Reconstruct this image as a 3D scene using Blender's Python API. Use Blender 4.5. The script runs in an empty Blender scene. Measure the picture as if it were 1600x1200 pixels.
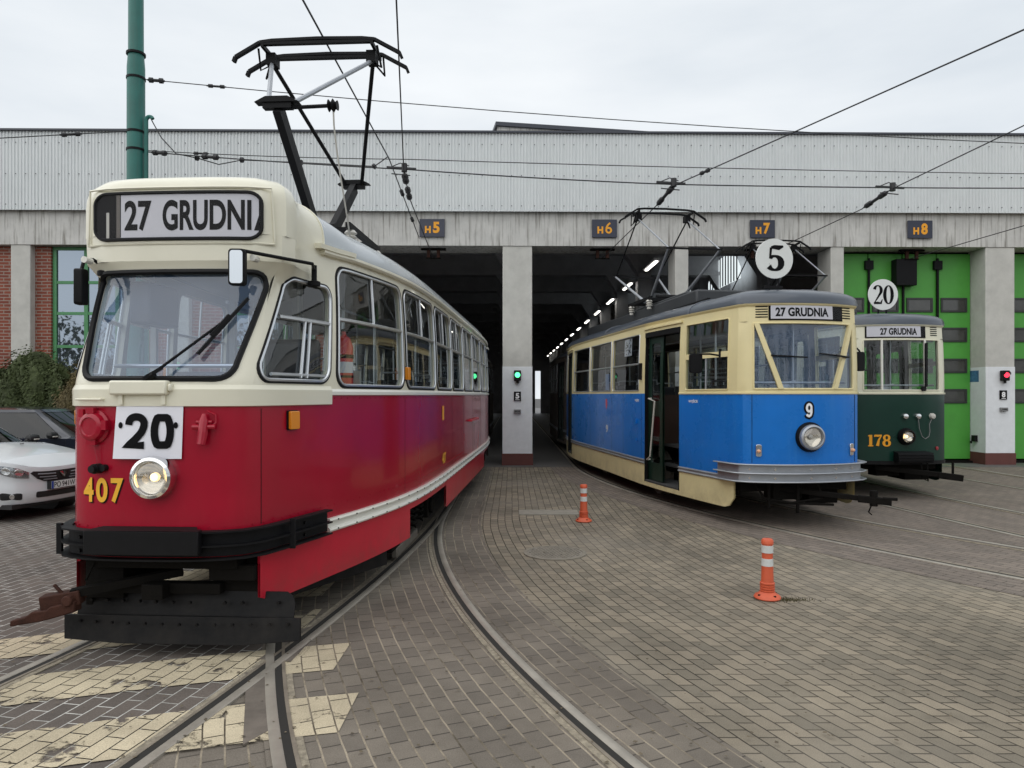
import bpy, bmesh, math, random
from math import sin, cos, pi, radians, sqrt
from mathutils import Vector, Matrix
random.seed(7)
S = bpy.context.scene
# ---------------------------------------------------------------- camera
CH = 1.7
cd = bpy.data.cameras.new('camera'); cam = bpy.data.objects.new('camera', cd); S.collection.objects.link(cam)
cam.location = (0, 0, CH); cam.rotation_euler = (radians(90.0), 0, 0)
cd.sensor_width = 36; cd.lens = 24.75; cd.shift_y = 17/1600; cd.clip_start = .05; cd.clip_end = 2000
S.camera = cam
S.render.resolution_x = 1024; S.render.resolution_y = 768
# ---------------------------------------------------------------- sky and sun (overcast)
W = bpy.data.worlds.new('World'); S.world = W; W.use_nodes = True
nt = W.node_tree; nt.nodes.clear()
def N(nt, t, **k):
    n = nt.nodes.new(t)
    for a, v in k.items():
        if a.startswith('i_'): n.inputs[a[2:].replace('_', ' ')].default_value = v
        else: setattr(n, a, v)
    return n
out = N(nt, 'ShaderNodeOutputWorld'); bg = N(nt, 'ShaderNodeBackground'); bg.inputs[1].default_value = .1
sky = N(nt, 'ShaderNodeTexSky', sky_type='NISHITA', sun_disc=False, sun_elevation=radians(54), sun_rotation=radians(228), air_density=1.4, dust_density=4)
tc = N(nt, 'ShaderNodeTexCoord'); mp = N(nt, 'ShaderNodeMapping'); mp.inputs['Scale'].default_value = (1.2, 1.2, 4.5)
ns = N(nt, 'ShaderNodeTexNoise', i_Scale=1.6, i_Detail=7.0, i_Roughness=.5)
rp = N(nt, 'ShaderNodeValToRGB'); rp.color_ramp.elements[0].position = .33; rp.color_ramp.elements[1].position = .72
rp.color_ramp.elements[0].color = (7.1, 7.65, 8.2, 1); rp.color_ramp.elements[1].color = (9.3, 9.6, 9.85, 1)
mx = N(nt, 'ShaderNodeMixRGB'); mx.inputs[0].default_value = .96
L = nt.links.new
L(tc.outputs['Generated'], mp.inputs[0]); L(mp.outputs[0], ns.inputs['Vector']); L(ns.outputs[0], rp.inputs[0])
L(sky.outputs[0], mx.inputs[1]); L(rp.outputs[0], mx.inputs[2]); L(mx.outputs[0], bg.inputs[0]); L(bg.outputs[0], out.inputs[0])
sd = bpy.data.lights.new('sun', 'SUN'); sd.energy = 1.5; sd.angle = radians(110); sd.color = (1, .97, .93)
so = bpy.data.objects.new('sun', sd); S.collection.objects.link(so)
so.rotation_euler = (radians(36), 0, radians(-48))
S.view_settings.view_transform = 'Standard'; S.view_settings.look = 'None'; S.view_settings.exposure = 0.08; S.view_settings.gamma = 1
S.cycles.max_bounces = 8; S.cycles.transparent_max_bounces = 24; S.cycles.caustics_reflective = False; S.cycles.caustics_refractive = False

# ---------------------------------------------------------------- materials
def mat(name, col, rough=.5, metal=0, coat=0, emit=0, var=.0, vscale=3., bump=0, bscale=40., spec=.5, streak=0, streakcol=None, ecol=None, grime=None):
    m = bpy.data.materials.new(name); m.use_nodes = True; t = m.node_tree; b = t.nodes['Principled BSDF']
    b.inputs['Base Color'].default_value = (*col, 1); b.inputs['Roughness'].default_value = rough
    b.inputs['Metallic'].default_value = metal; b.inputs['Coat Weight'].default_value = coat; b.inputs['Coat Roughness'].default_value = .06
    b.inputs['Specular IOR Level'].default_value = spec
    if emit: b.inputs['Emission Color'].default_value = (*(ecol or col), 1); b.inputs['Emission Strength'].default_value = emit
    tcn = N(t, 'ShaderNodeTexCoord'); last = None
    if var:
        n1 = N(t, 'ShaderNodeTexNoise', i_Scale=vscale, i_Detail=6., i_Roughness=.65)
        t.links.new(tcn.outputs['Object'], n1.inputs['Vector'])
        r = N(t, 'ShaderNodeMapRange'); r.inputs[1].default_value = .25; r.inputs[2].default_value = .75
        r.inputs[3].default_value = 1 - var; r.inputs[4].default_value = 1 + var * .6
        t.links.new(n1.outputs[0], r.inputs[0])
        h = N(t, 'ShaderNodeHueSaturation'); h.inputs['Color'].default_value = (*col, 1)
        t.links.new(r.outputs[0], h.inputs['Value']); last = h.outputs[0]
        t.links.new(last, b.inputs['Base Color'])
        rr = N(t, 'ShaderNodeMapRange'); rr.inputs[3].default_value = max(0, rough - .08); rr.inputs[4].default_value = rough + .12
        t.links.new(n1.outputs[0], rr.inputs[0]); t.links.new(rr.outputs[0], b.inputs['Roughness'])
    if streak:
        mm = N(t, 'ShaderNodeMapping'); mm.inputs['Scale'].default_value = (9, 9, .55)
        n2 = N(t, 'ShaderNodeTexNoise', i_Scale=1.6, i_Detail=5., i_Roughness=.6)
        t.links.new(tcn.outputs['Object'], mm.inputs[0]); t.links.new(mm.outputs[0], n2.inputs['Vector'])
        r2 = N(t, 'ShaderNodeMapRange'); r2.inputs[1].default_value = .5; r2.inputs[2].default_value = .68
        r2.inputs[3].default_value = 0; r2.inputs[4].default_value = streak
        t.links.new(n2.outputs[0], r2.inputs[0])
        mxx = N(t, 'ShaderNodeMixRGB'); mxx.inputs[2].default_value = (*(streakcol or (.1, .09, .08)), 1); mxx.inputs[1].default_value = (*col, 1)
        if last: t.links.new(last, mxx.inputs[1])
        t.links.new(r2.outputs[0], mxx.inputs[0]); t.links.new(mxx.outputs[0], b.inputs['Base Color'])
    if grime:
        z0, z1, amt, gc = grime
        sp = N(t, 'ShaderNodeSeparateXYZ'); t.links.new(tcn.outputs['Object'], sp.inputs[0])
        rz = N(t, 'ShaderNodeMapRange', interpolation_type='SMOOTHSTEP'); rz.inputs[1].default_value = z1; rz.inputs[2].default_value = z0; rz.inputs[3].default_value = 0; rz.inputs[4].default_value = 1; t.links.new(sp.outputs[2], rz.inputs[0])
        gn = N(t, 'ShaderNodeTexNoise', i_Scale=5., i_Detail=7., i_Roughness=.7); t.links.new(tcn.outputs['Object'], gn.inputs['Vector'])
        gr_ = N(t, 'ShaderNodeMapRange'); gr_.inputs[1].default_value = .35; gr_.inputs[2].default_value = .7; gr_.inputs[4].default_value = amt; t.links.new(gn.outputs[0], gr_.inputs[0])
        gm = N(t, 'ShaderNodeMath', operation='MULTIPLY'); t.links.new(rz.outputs[0], gm.inputs[0]); t.links.new(gr_.outputs[0], gm.inputs[1])
        g2 = N(t, 'ShaderNodeMixRGB'); g2.inputs[1].default_value = (*col, 1); g2.inputs[2].default_value = (*gc, 1)
        bl = b.inputs['Base Color'].links
        if bl: t.links.new(bl[0].from_socket, g2.inputs[1])
        t.links.new(gm.outputs[0], g2.inputs[0]); t.links.new(g2.outputs[0], b.inputs['Base Color'])
    if bump:
        n3 = N(t, 'ShaderNodeTexNoise', i_Scale=bscale, i_Detail=4.); t.links.new(tcn.outputs['Object'], n3.inputs['Vector'])
        bp = N(t, 'ShaderNodeBump'); bp.inputs['Strength'].default_value = bump; bp.inputs['Distance'].default_value = .01
        t.links.new(n3.outputs[0], bp.inputs['Height']); t.links.new(bp.outputs[0], b.inputs['Normal'])
    return m
def glass(name, tint=(.82, .88, .9), refl=.04, rough=.01, veil=0, veilcol=(.35, .42, .52), ior=1.5):
    m = bpy.data.materials.new(name); m.use_nodes = True; t = m.node_tree; t.nodes.clear()
    o = N(t, 'ShaderNodeOutputMaterial'); tr = N(t, 'ShaderNodeBsdfTransparent'); tr.inputs[0].default_value = (*tint, 1)
    gl = N(t, 'ShaderNodeBsdfGlossy'); gl.inputs['Roughness'].default_value = rough
    fr = N(t, 'ShaderNodeFresnel'); fr.inputs[0].default_value = 1.5
    ge = N(t, 'ShaderNodeNewGeometry'); mr = N(t, 'ShaderNodeMapRange'); mr.inputs[3].default_value = ior; mr.inputs[4].default_value = 1 / ior
    t.links.new(ge.outputs['Backfacing'], mr.inputs[0]); t.links.new(mr.outputs[0], fr.inputs[0])   # same pane from either side
    ad = N(t, 'ShaderNodeMath', operation='ADD', use_clamp=True); ad.inputs[1].default_value = refl
    mxs = N(t, 'ShaderNodeMixShader'); t.links.new(fr.outputs[0], ad.inputs[0]); t.links.new(ad.outputs[0], mxs.inputs[0])
    src = tr.outputs[0]
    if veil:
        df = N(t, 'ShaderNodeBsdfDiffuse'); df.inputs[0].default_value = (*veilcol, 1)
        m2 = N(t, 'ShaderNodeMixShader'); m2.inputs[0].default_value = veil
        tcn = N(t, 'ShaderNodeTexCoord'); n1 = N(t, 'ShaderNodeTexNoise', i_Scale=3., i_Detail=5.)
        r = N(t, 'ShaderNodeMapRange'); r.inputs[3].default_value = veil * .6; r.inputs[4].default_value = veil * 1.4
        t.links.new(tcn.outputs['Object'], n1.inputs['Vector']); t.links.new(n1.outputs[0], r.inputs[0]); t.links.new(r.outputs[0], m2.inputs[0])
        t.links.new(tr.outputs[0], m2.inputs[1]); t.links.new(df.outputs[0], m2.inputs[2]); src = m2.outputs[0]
    t.links.new(src, mxs.inputs[1]); t.links.new(gl.outputs[0], mxs.inputs[2]); t.links.new(mxs.outputs[0], o.inputs[0])
    return m
def brickmat(name, c1, c2, mortar, bw, rh, ms, rough=.8, uv=True, spots=.32, peel=None, bump=.5, mnoise=0, stain=None, axis=None, longj=False):
    m = bpy.data.materials.new(name); m.use_nodes = True; t = m.node_tree; b = t.nodes['Principled BSDF']; K = t.links.new
    tcn = N(t, 'ShaderNodeTexCoord'); src = tcn.outputs['UV'] if uv else tcn.outputs['Object']
    if axis == 'xz':
        sp = N(t, 'ShaderNodeSeparateXYZ'); cb = N(t, 'ShaderNodeCombineXYZ'); K(src, sp.inputs[0]); K(sp.outputs[0], cb.inputs[0]); K(sp.outputs[2], cb.inputs[1]); src = cb.outputs[0]
    # small wobble so joints are not ruler straight
    wn = N(t, 'ShaderNodeTexNoise', i_Scale=2.2, i_Detail=3.); K(tcn.outputs['Object'], wn.inputs['Vector'])
    wa = N(t, 'ShaderNodeVectorMath', operation='MULTIPLY_ADD'); wa.inputs[1].default_value = (.02, .02, 0); K(wn.outputs['Color'], wa.inputs[0]); K(src, wa.inputs[2])
    br = N(t, 'ShaderNodeTexBrick', offset=.5); br.inputs['Scale'].default_value = 1; br.inputs['Brick Width'].default_value = bw; br.inputs['Row Height'].default_value = rh
    br.inputs['Mortar Size'].default_value = ms; br.inputs['Mortar Smooth'].default_value = .25; br.inputs['Bias'].default_value = 0
    br.inputs['Color1'].default_value = (*c1, 1); br.inputs['Color2'].default_value = (*c2, 1); br.inputs['Mortar'].default_value = (*mortar, 1)
    K(wa.outputs[0], br.inputs['Vector'])
    if mnoise:
        # joints: patches of pale sand or paint
        n4 = N(t, 'ShaderNodeTexNoise', i_Scale=1.7, i_Detail=6., i_Roughness=.7); K(tcn.outputs['Object'], n4.inputs['Vector'])
        r4 = N(t, 'ShaderNodeValToRGB'); r4.color_ramp.elements[0].position = .5 - mnoise; r4.color_ramp.elements[1].position = .5 + mnoise * .4
        r4.color_ramp.elements[0].color = (mortar[0] * .25, mortar[1] * .24, mortar[2] * .22, 1); r4.color_ramp.elements[1].color = (*mortar, 1)
        K(n4.outputs[0], r4.inputs[0]); mc = r4.outputs[0]
        if longj:
            # joints along the track are sandy, cross joints dark
            sp2 = N(t, 'ShaderNodeSeparateXYZ'); K(wa.outputs[0], sp2.inputs[0]); pp = N(t, 'ShaderNodeMath', operation='PINGPONG'); pp.inputs[1].default_value = rh / 2; K(sp2.outputs[1], pp.inputs[0])
            lt = N(t, 'ShaderNodeMath', operation='LESS_THAN'); lt.inputs[1].default_value = ms * 1.2; K(pp.outputs[0], lt.inputs[0])
            ml = N(t, 'ShaderNodeMixRGB'); ml.inputs[1].default_value = (.07, .06, .05, 1); K(lt.outputs[0], ml.inputs[0]); K(mc, ml.inputs[2]); mc = ml.outputs[0]
        K(mc, br.inputs['Mortar'])
    n1 = N(t, 'ShaderNodeTexNoise', i_Scale=.8, i_Detail=7., i_Roughness=.7); K(tcn.outputs['Object'], n1.inputs['Vector'])
    r1 = N(t, 'ShaderNodeMapRange'); r1.inputs[1].default_value = .3; r1.inputs[2].default_value = .7; r1.inputs[3].default_value = 1 - spots; r1.inputs[4].default_value = 1 + spots
    K(n1.outputs[0], r1.inputs[0])
    n2 = N(t, 'ShaderNodeTexNoise', i_Scale=160., i_Detail=3., i_Roughness=.8); K(tcn.outputs['Object'], n2.inputs['Vector'])
    r2 = N(t, 'ShaderNodeMapRange'); r2.inputs[1].default_value = .3; r2.inputs[2].default_value = .7; r2.inputs[3].default_value = .72; r2.inputs[4].default_value = 1.28; K(n2.outputs[0], r2.inputs[0])
    mu = N(t, 'ShaderNodeMath', operation='MULTIPLY'); K(r1.outputs[0], mu.inputs[0]); K(r2.outputs[0], mu.inputs[1])
    h = N(t, 'ShaderNodeHueSaturation'); K(br.outputs[0], h.inputs['Color']); K(mu.outputs[0], h.inputs['Value'])
    col = h.outputs[0]
    if stain:
        n5 = N(t, 'ShaderNodeTexNoise', i_Scale=.35, i_Detail=6., i_Roughness=.6); K(tcn.outputs['Object'], n5.inputs['Vector'])
        r5 = N(t, 'ShaderNodeMapRange'); r5.inputs[1].default_value = .48; r5.inputs[2].default_value = .7; r5.inputs[4].default_value = .55; K(n5.outputs[0], r5.inputs[0])
        m5 = N(t, 'ShaderNodeMixRGB'); m5.inputs[2].default_value = (*stain, 1); K(r5.outputs[0], m5.inputs[0]); K(col, m5.inputs[1]); col = m5.outputs[0]
    K(col, b.inputs['Base Color']); b.inputs['Roughness'].default_value = rough; b.inputs['Specular IOR Level'].default_value = .3
    bp = N(t, 'ShaderNodeBump'); bp.inputs['Strength'].default_value = bump; bp.inputs['Distance'].default_value = .008
    iv = N(t, 'ShaderNodeMath', operation='SUBTRACT'); iv.inputs[0].default_value = 1; K(br.outputs['Fac'], iv.inputs[1])
    ad = N(t, 'ShaderNodeMath', operation='MULTIPLY_ADD'); ad.inputs[1].default_value = .25; K(n2.outputs[0], ad.inputs[0]); K(iv.outputs[0], ad.inputs[2])
    K(ad.outputs[0], bp.inputs['Height']); K(bp.outputs[0], b.inputs['Normal'])
    if peel:
        n6 = N(t, 'ShaderNodeTexNoise', i_Scale=4.5, i_Detail=8., i_Roughness=.65, i_Distortion=.4); K(tcn.outputs['Object'], n6.inputs['Vector'])
        r6 = N(t, 'ShaderNodeMapRange'); r6.inputs[1].default_value = peel; r6.inputs[2].default_value = peel + .06; K(n6.outputs[0], r6.inputs[0])
        mxn = N(t, 'ShaderNodeMath', operation='MULTIPLY'); K(r6.outputs[0], mxn.inputs[0])
        iv2 = N(t, 'ShaderNodeMath', operation='SUBTRACT', use_clamp=True); iv2.inputs[0].default_value = 1.0; K(br.outputs['Fac'], iv2.inputs[1]); K(iv2.outputs[0], mxn.inputs[1])
        K(mxn.outputs[0], b.inputs['Alpha'])
    return m
M = {}
M['red'] = mat('red_paint', (.36, .004, .022), .22, coat=.3, var=.14, vscale=1.3, spec=.35, streak=.14, streakcol=(.24, .010, .02), grime=(.6, 1.0, .25, (.09, .04, .03)))
M['redskirt'] = mat('red_skirt_paint', (.55, .012, .035), .32, coat=.15, spec=.3, var=.15, vscale=1.5, grime=(.3, .62, .5, (.12, .06, .045)))
M['cream'] = mat('cream_paint', (.77, .74, .60), .3, coat=.4, var=.06, vscale=2)
M['creamN'] = mat('yellow_cream_paint', (.78, .68, .38), .35, coat=.15, spec=.35, var=.06, vscale=2, grime=(.2, .62, .5, (.25, .20, .12)))
M['creamG'] = mat('ivory_paint', (.74, .72, .56), .35, coat=.3, var=.06, vscale=2)
M['blue'] = mat('blue_paint', (.005, .165, .58), .26, coat=.25, spec=.3, grime=(.55, .95, .3, (.05, .08, .14)), var=.14, vscale=1.4, streak=.15, streakcol=(.06, .26, .62))
M['green'] = mat('dark_green_paint', (.002, .032, .021), .28, coat=.25, spec=.3, var=.2, vscale=1.4)
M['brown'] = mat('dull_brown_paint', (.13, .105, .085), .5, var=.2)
M['roofs'] = mat('silver_roof_paint', (.42, .45, .47), .22, metal=.25, coat=.4, var=.1, vscale=1.5)
M['roofn'] = mat('slate_roof_paint', (.055, .068, .09), .3, coat=.4, var=.2, vscale=2, bump=.05, bscale=6)
M['black'] = mat('black_paint', (.007, .007, .008), .5, spec=.16, grime=(.0, .9, .35, (.05, .043, .035)), var=.25, vscale=5, bump=.1, bscale=30)
M['dark'] = mat('dirty_underframe', (.008, .007, .006), .8, spec=.12, var=.4, vscale=6, bump=.3, bscale=25)
M['rubber'] = mat('black_rubber', (.008, .008, .009), .5, spec=.2)
M['alu'] = mat('aluminium', (.62, .64, .66), .3, metal=.85, var=.08)
M['mirrorg'] = mat('mirror_silver', (.42, .45, .48), .03, metal=1)
M['chrome'] = mat('chrome', (.8, .8, .8), .1, metal=1)
M['steel'] = mat('bumper_steel', (.40, .42, .45), .36, metal=.6, var=.15, vscale=4)
M['white'] = mat('white_trim_paint', (.78, .77, .70), .35, coat=.3, var=.05)
M['rust'] = mat('rusty_iron', (.055, .022, .015), .75, spec=.2, var=.5, vscale=9, bump=.4, bscale=40)
M['wheel'] = mat('wheel_steel', (.22, .2, .17), .5, metal=.5, var=.3, vscale=8)
M['amber'] = mat('amber_plastic', (.75, .26, .015), .2, coat=.5)
M['glassd'] = glass('display_glass', (.97, .97, .98), .0, ior=1.22)
M['paper'] = mat('white_paper', (.80, .80, .86), .7)
M['roll'] = mat('display_roll', (.62, .62, .66), .6, var=.05)
M['ink'] = mat('black_ink', (.006, .006, .007), .7, spec=.1)
M['inkw'] = mat('white_ink', (.85, .85, .85), .6)
M['gold'] = mat('gold_lettering', (.85, .45, .03), .4)
M['orange'] = mat('orange_lettering', (.85, .36, .01), .5)
M['lens'] = glass('lamp_lens', (.95, .95, .95), .12, .05)
M['reflector'] = mat('lamp_reflector', (.75, .7, .6), .15, metal=.9)
M['bulb'] = mat('lit_bulb', (1, .75, .4), .4, emit=3, ecol=(1, .72, .35))
M['glassw'] = glass('windscreen_glass', (.80, .87, .95), .05, .01, veil=.17, veilcol=(.26, .40, .66))  # bluish veil: hazy sky reflection put into the glass colour
M['glass'] = glass('window_glass', (.72, .77, .78), .05)
M['glassc'] = glass('car_glass', (.10, .13, .13), .03)
M['inner'] = mat('interior_laminate', (.50, .49, .44), .5, var=.1)
M['innerd'] = mat('interior_dark_laminate', (.12, .105, .09), .5, var=.1)
M['wood'] = mat('interior_wood', (.055, .03, .02), .4, var=.3)
M['seatr'] = mat('seat_vinyl', (.03, .03, .035), .4)
M['floor'] = mat('floor_rubber', (.06, .06, .06), .7, var=.2)
M['concrete'] = mat('column_concrete', (.56, .55, .51), .9, var=.16, vscale=3, bump=.4, bscale=60, spec=.2)
M['lintel'] = mat('weathered_concrete', (.60, .59, .56), .9, var=.2, vscale=2, bump=.3, bscale=60, streak=.85, streakcol=(.20, .185, .16), spec=.2)
M['whitewash'] = mat('white_plaster', (.78, .80, .82), .85, var=.08, vscale=6, bump=.3, bscale=70, spec=.2)
M['plinth'] = mat('red_brown_plinth', (.13, .045, .038), .8, var=.2)
M['clad'] = mat('corrugated_cladding', (.71, .735, .735), .45, metal=.0, var=.07, vscale=.7, streak=.15, streakcol=(.42, .47, .48))
M['coping'] = mat('dark_coping', (.05, .055, .07), .5)
M['doorg'] = mat('green_gate_paint', (.075, .34, .045), .5, coat=.1, var=.1, vscale=3)
M['doorf'] = mat('dark_window_frame', (.03, .032, .03), .4)
M['greenf'] = mat('green_window_frame', (.07, .26, .10), .4, var=.15)
M['hallc'] = mat('hall_concrete', (.52, .52, .54), .9, var=.2, vscale=2)
M['hallf'] = mat('hall_floor_concrete', (.12, .115, .11), .55, var=.35, vscale=.8)
M['tube'] = mat('lit_tube', (1, .98, .92), .4, emit=4, ecol=(1, .97, .88))
M['sigg'] = mat('green_signal_lens', (.05, .9, .3), .3, emit=2.2, ecol=(.1, 1, .35))
M['sigr'] = mat('red_signal_lens', (.9, .03, .06), .3, emit=1.8, ecol=(1, .04, .08))
M['teal'] = mat('teal_pole_paint', (.018, .15, .125), .45, var=.25, vscale=2.5, streak=.3, streakcol=(.04, .1, .08))
M['wire'] = mat('wire', (.02, .02, .022), .5)
M['porc'] = mat('porcelain', (.55, .53, .48), .3)
M['signb'] = mat('navy_sign_enamel', (.018, .022, .045), .4, coat=.2)
M['disc'] = mat('white_disc_enamel', (.74, .76, .74), .5, var=.04)
M['borange'] = mat('orange_red_plastic', (.62, .11, .045), .5, var=.15, vscale=10)
M['bwhite'] = mat('reflective_band', (.62, .64, .62), .35, var=.15, vscale=20)
M['rail'] = mat('worn_rail_steel', (.40, .365, .31), .42, metal=.35, var=.3, vscale=3, bump=.1)
M['railside'] = mat('rail_rusty_lip', (.24, .205, .16), .6, metal=.2, var=.4, vscale=6)
M['groove'] = mat('rail_groove', (.02, .018, .015), .9)
M['sand'] = mat('sandy_joint', (.30, .26, .195), .95, var=.6, vscale=25, bump=.8, bscale=60)
M['plate'] = mat('frog_plate_steel', (.17, .145, .12), .7, metal=.2, var=.4, vscale=5, bump=.2)
M['asphalt'] = mat('asphalt', (.075, .073, .07), .9, var=.2, vscale=1, bump=.5, bscale=120)
M['carw'] = mat('white_car_paint', (.72, .75, .77), .25, coat=.8)
M['card'] = mat('navy_car_paint', (.006, .009, .022), .2, coat=.9)
M['blackp'] = mat('black_plastic', (.015, .015, .016), .45)
M['bark'] = mat('bark', (.06, .045, .03), .9)
M['leaf1'] = mat('dark_conifer_leaves', (.060, .082, .022), .7, var=.5, vscale=2.5)
M['leaf2'] = mat('olive_brown_leaves', (.12, .092, .032), .7, var=.5, vscale=2.5)
M['leaf3'] = mat('bare_tree_twigs', (.07, .06, .05), .9)
M['extred'] = mat('extinguisher_red', (.70, .02, .02), .3, coat=.5)
M['grey'] = mat('grey_plastic', (.22, .22, .22), .5)
M['leafdoor'] = mat('dark_green_door_paint', (.006, .026, .016), .35, coat=.2, var=.15)
M['brick'] = brickmat('red_brick', (.27, .075, .045), (.20, .055, .038), (.30, .24, .20), .26, .078, .012, uv=False, spots=.15, bump=.4, axis='xz')
M['pav_grey'] = brickmat('grey_pavers', (.262, .222, .165), (.172, .150, .114), (.055, .045, .033), .17, .1, .0055, stain=(.29, .26, .215), mnoise=.2)
M['pav_brown'] = brickmat('brown_pavers', (.192, .166, .134), (.146, .127, .105), (.33, .28, .21), .165, .105, .0055, spots=.3, mnoise=.14, longj=True, stain=(.10, .082, .066))
M['pav_red'] = brickmat('worn_reddish_pavers', (.215, .178, .148), (.168, .142, .12), (.08, .068, .055), .2, .1, .005, spots=.2)
M['pav_left'] = brickmat('dark_pavers_with_pale_joints', (.135, .112, .096), (.10, .085, .074), (.55, .54, .50), .2, .105, .0045, spots=.2, mnoise=.16)
M['pav_yellow'] = brickmat('peeling_yellow_paint', (.53, .455, .32), (.45, .385, .27), (.50, .48, .42), .2, .105, .0045, spots=.3, peel=.375)
# ---------------------------------------------------------------- helpers
class MB:
    def __init__(s): s.v = []; s.f = []; s.uv = None
    def add(s, vs, fs):
        o = len(s.v); s.v += [tuple(p) for p in vs]; s.f += [tuple(i + o for i in f) for f in fs]
    def grid(s, fn, nu, nv, closeu=False):
        vs = [fn(i / nu, j / nv) for j in range(nv + 1) for i in range(nu + (0 if closeu else 1))]
        w = nu if closeu else nu + 1
        fs = []
        for j in range(nv):
            for i in range(nu):
                a = j * w + i; b = j * w + (i + 1) % w; fs.append((a, b, b + w, a + w))
        s.add(vs, fs)
    def box(s, c, d, m=None):
        x, y, z = c; a, b, e = d[0] / 2, d[1] / 2, d[2] / 2
        vs = [Vector((sx * a, sy * b, sz * e)) for sz in (-1, 1) for sy in (-1, 1) for sx in (-1, 1)]
        if m: vs = [m @ p for p in vs]
        vs = [(p.x + x, p.y + y, p.z + z) for p in vs]
        s.add(vs, [(0, 2, 3, 1), (4, 5, 7, 6), (0, 1, 5, 4), (1, 3, 7, 5), (3, 2, 6, 7), (2, 0, 4, 6)])
    def bx(s, x0, x1, y0, y1, z0, z1): s.box(((x0 + x1) / 2, (y0 + y1) / 2, (z0 + z1) / 2), (x1 - x0, y1 - y0, z1 - z0))
    def bar(s, p, q, w, h, up=(0, 0, 1)):
        p = Vector(p); q = Vector(q); d = (q - p); l = d.length; d.normalize(); u = Vector(up)
        if abs(d.dot(u)) > .98: u = Vector((0, 1, 0))
        r = d.cross(u).normalized(); u = r.cross(d)
        m = Matrix((r, d, u)).transposed(); s.box((p + q) / 2, (w, l, h), m)
    def tube(s, pts, r, n=8, cap=True, closed=False):
        pts = [Vector(p) for p in pts]; k = len(pts); rs = r if isinstance(r, (list, tuple)) else [r] * k
        vs = []; pu = None
        for i, p in enumerate(pts):
            a = pts[i - 1] if (i or closed) else p; b = pts[(i + 1) % k] if (i < k - 1 or closed) else p
            d = (b - a)
            if d.length < 1e-9: d = Vector((0, 0, 1))
            d.normalize()
            u = pu if pu else (Vector((0, 0, 1)) if abs(d.z) < .9 else Vector((1, 0, 0)))
            u = (u - d * u.dot(d))
            if u.length < 1e-6: u = Vector((1, 0, 0)) - d * d.x
            u.normalize(); w = d.cross(u); pu = u
            vs += [p + (u * cos(t * 2 * pi / n) + w * sin(t * 2 * pi / n)) * rs[i] for t in range(n)]
        fs = []
        for i in range(k if closed else k - 1):
            for t in range(n):
                a = i * n + t; b = i * n + (t + 1) % n; c = ((i + 1) % k) * n
                fs.append((a, b, c + (t + 1) % n, c + t))
        if cap and not closed: fs += [tuple(range(n))[::-1], tuple((k - 1) * n + t for t in range(n))]
        s.add(vs, fs)
    def cyl(s, p, q, r, n=16, r2=None): s.tube([p, q], [r, r if r2 is None else r2], n)
    def lathe(s, prof, c=(0, 0, 0), ax='z', n=24):
        vs = []
        for (r, h) in prof:
            for t in range(n):
                a = 2 * pi * t / n; x, y = r * cos(a), r * sin(a)
                p = {'z': (x, y, h), 'y': (x, h, y), 'x': (h, x, y)}[ax]
                vs.append((p[0] + c[0], p[1] + c[1], p[2] + c[2]))
        fs = [(j * n + t, j * n + (t + 1) % n, (j + 1) * n + (t + 1) % n, (j + 1) * n + t) for j in range(len(prof) - 1) for t in range(n)]
        if prof[0][0] > 1e-6: fs.append(tuple(range(n)))
        if prof[-1][0] > 1e-6: fs.append(tuple((len(prof) - 1) * n + t for t in range(n)))
        s.add(vs, fs)
    def prism(s, poly, fn, d0, d1):
        """poly: list of 2-D points, fn(a,b,d) -> 3-D point"""
        n = len(poly); vs = [fn(a, b, d0) for a, b in poly] + [fn(a, b, d1) for a, b in poly]
        s.add(vs, [tuple(range(n)), tuple(range(2 * n - 1, n - 1, -1))] + [(i, (i + 1) % n, n + (i + 1) % n, n + i) for i in range(n)])
    def build(s, name, m, parent=None, smooth=True, ang=35, bev=0, uvf=None, recalc=True):
        me = bpy.data.meshes.new(name); me.from_pydata(s.v, [], s.f); me.update()
        if recalc:
            b = bmesh.new(); b.from_mesh(me); bmesh.ops.recalc_face_normals(b, faces=b.faces); b.to_mesh(me); b.free()
        if uvf:
            ul = me.uv_layers.new(name='UVMap')
            for lp in me.loops: ul.data[lp.index].uv = uvf(s.uv[lp.vertex_index] if s.uv else me.vertices[lp.vertex_index].co)
        if isinstance(m, str): m = M[m]
        me.materials.append(m)
        if smooth:
            me.shade_smooth(); me.set_sharp_from_angle(angle=radians(ang))
        o = bpy.data.objects.new(name, me); S.collection.objects.link(o)
        if parent: o.parent = parent
        if bev:
            bm_ = o.modifiers.new('bevel', 'BEVEL'); bm_.width = bev; bm_.segments = 2; bm_.limit_method = 'ANGLE'; bm_.angle_limit = radians(40)
        return o
def tag(o, label=None, cat=None, group=None, kind=None):
    if label: o['label'] = label
    if cat: o['category'] = cat
    if group: o['group'] = group
    if kind: o['kind'] = kind
    return o
def thing(name, loc, rz, label, cat, group=None):
    o = bpy.data.objects.new(name, None); S.collection.objects.link(o); o.location = loc; o.rotation_euler = (0, 0, rz); o.empty_display_size = .2
    return tag(o, label, cat, group)
KIDS = {}
def copy_tree(o, parent=None):
    c = o.copy(); S.collection.objects.link(c); c.parent = parent
    for ch in [x for x in S.objects if x.parent == o]: copy_tree(ch, c)
    return c
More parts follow.
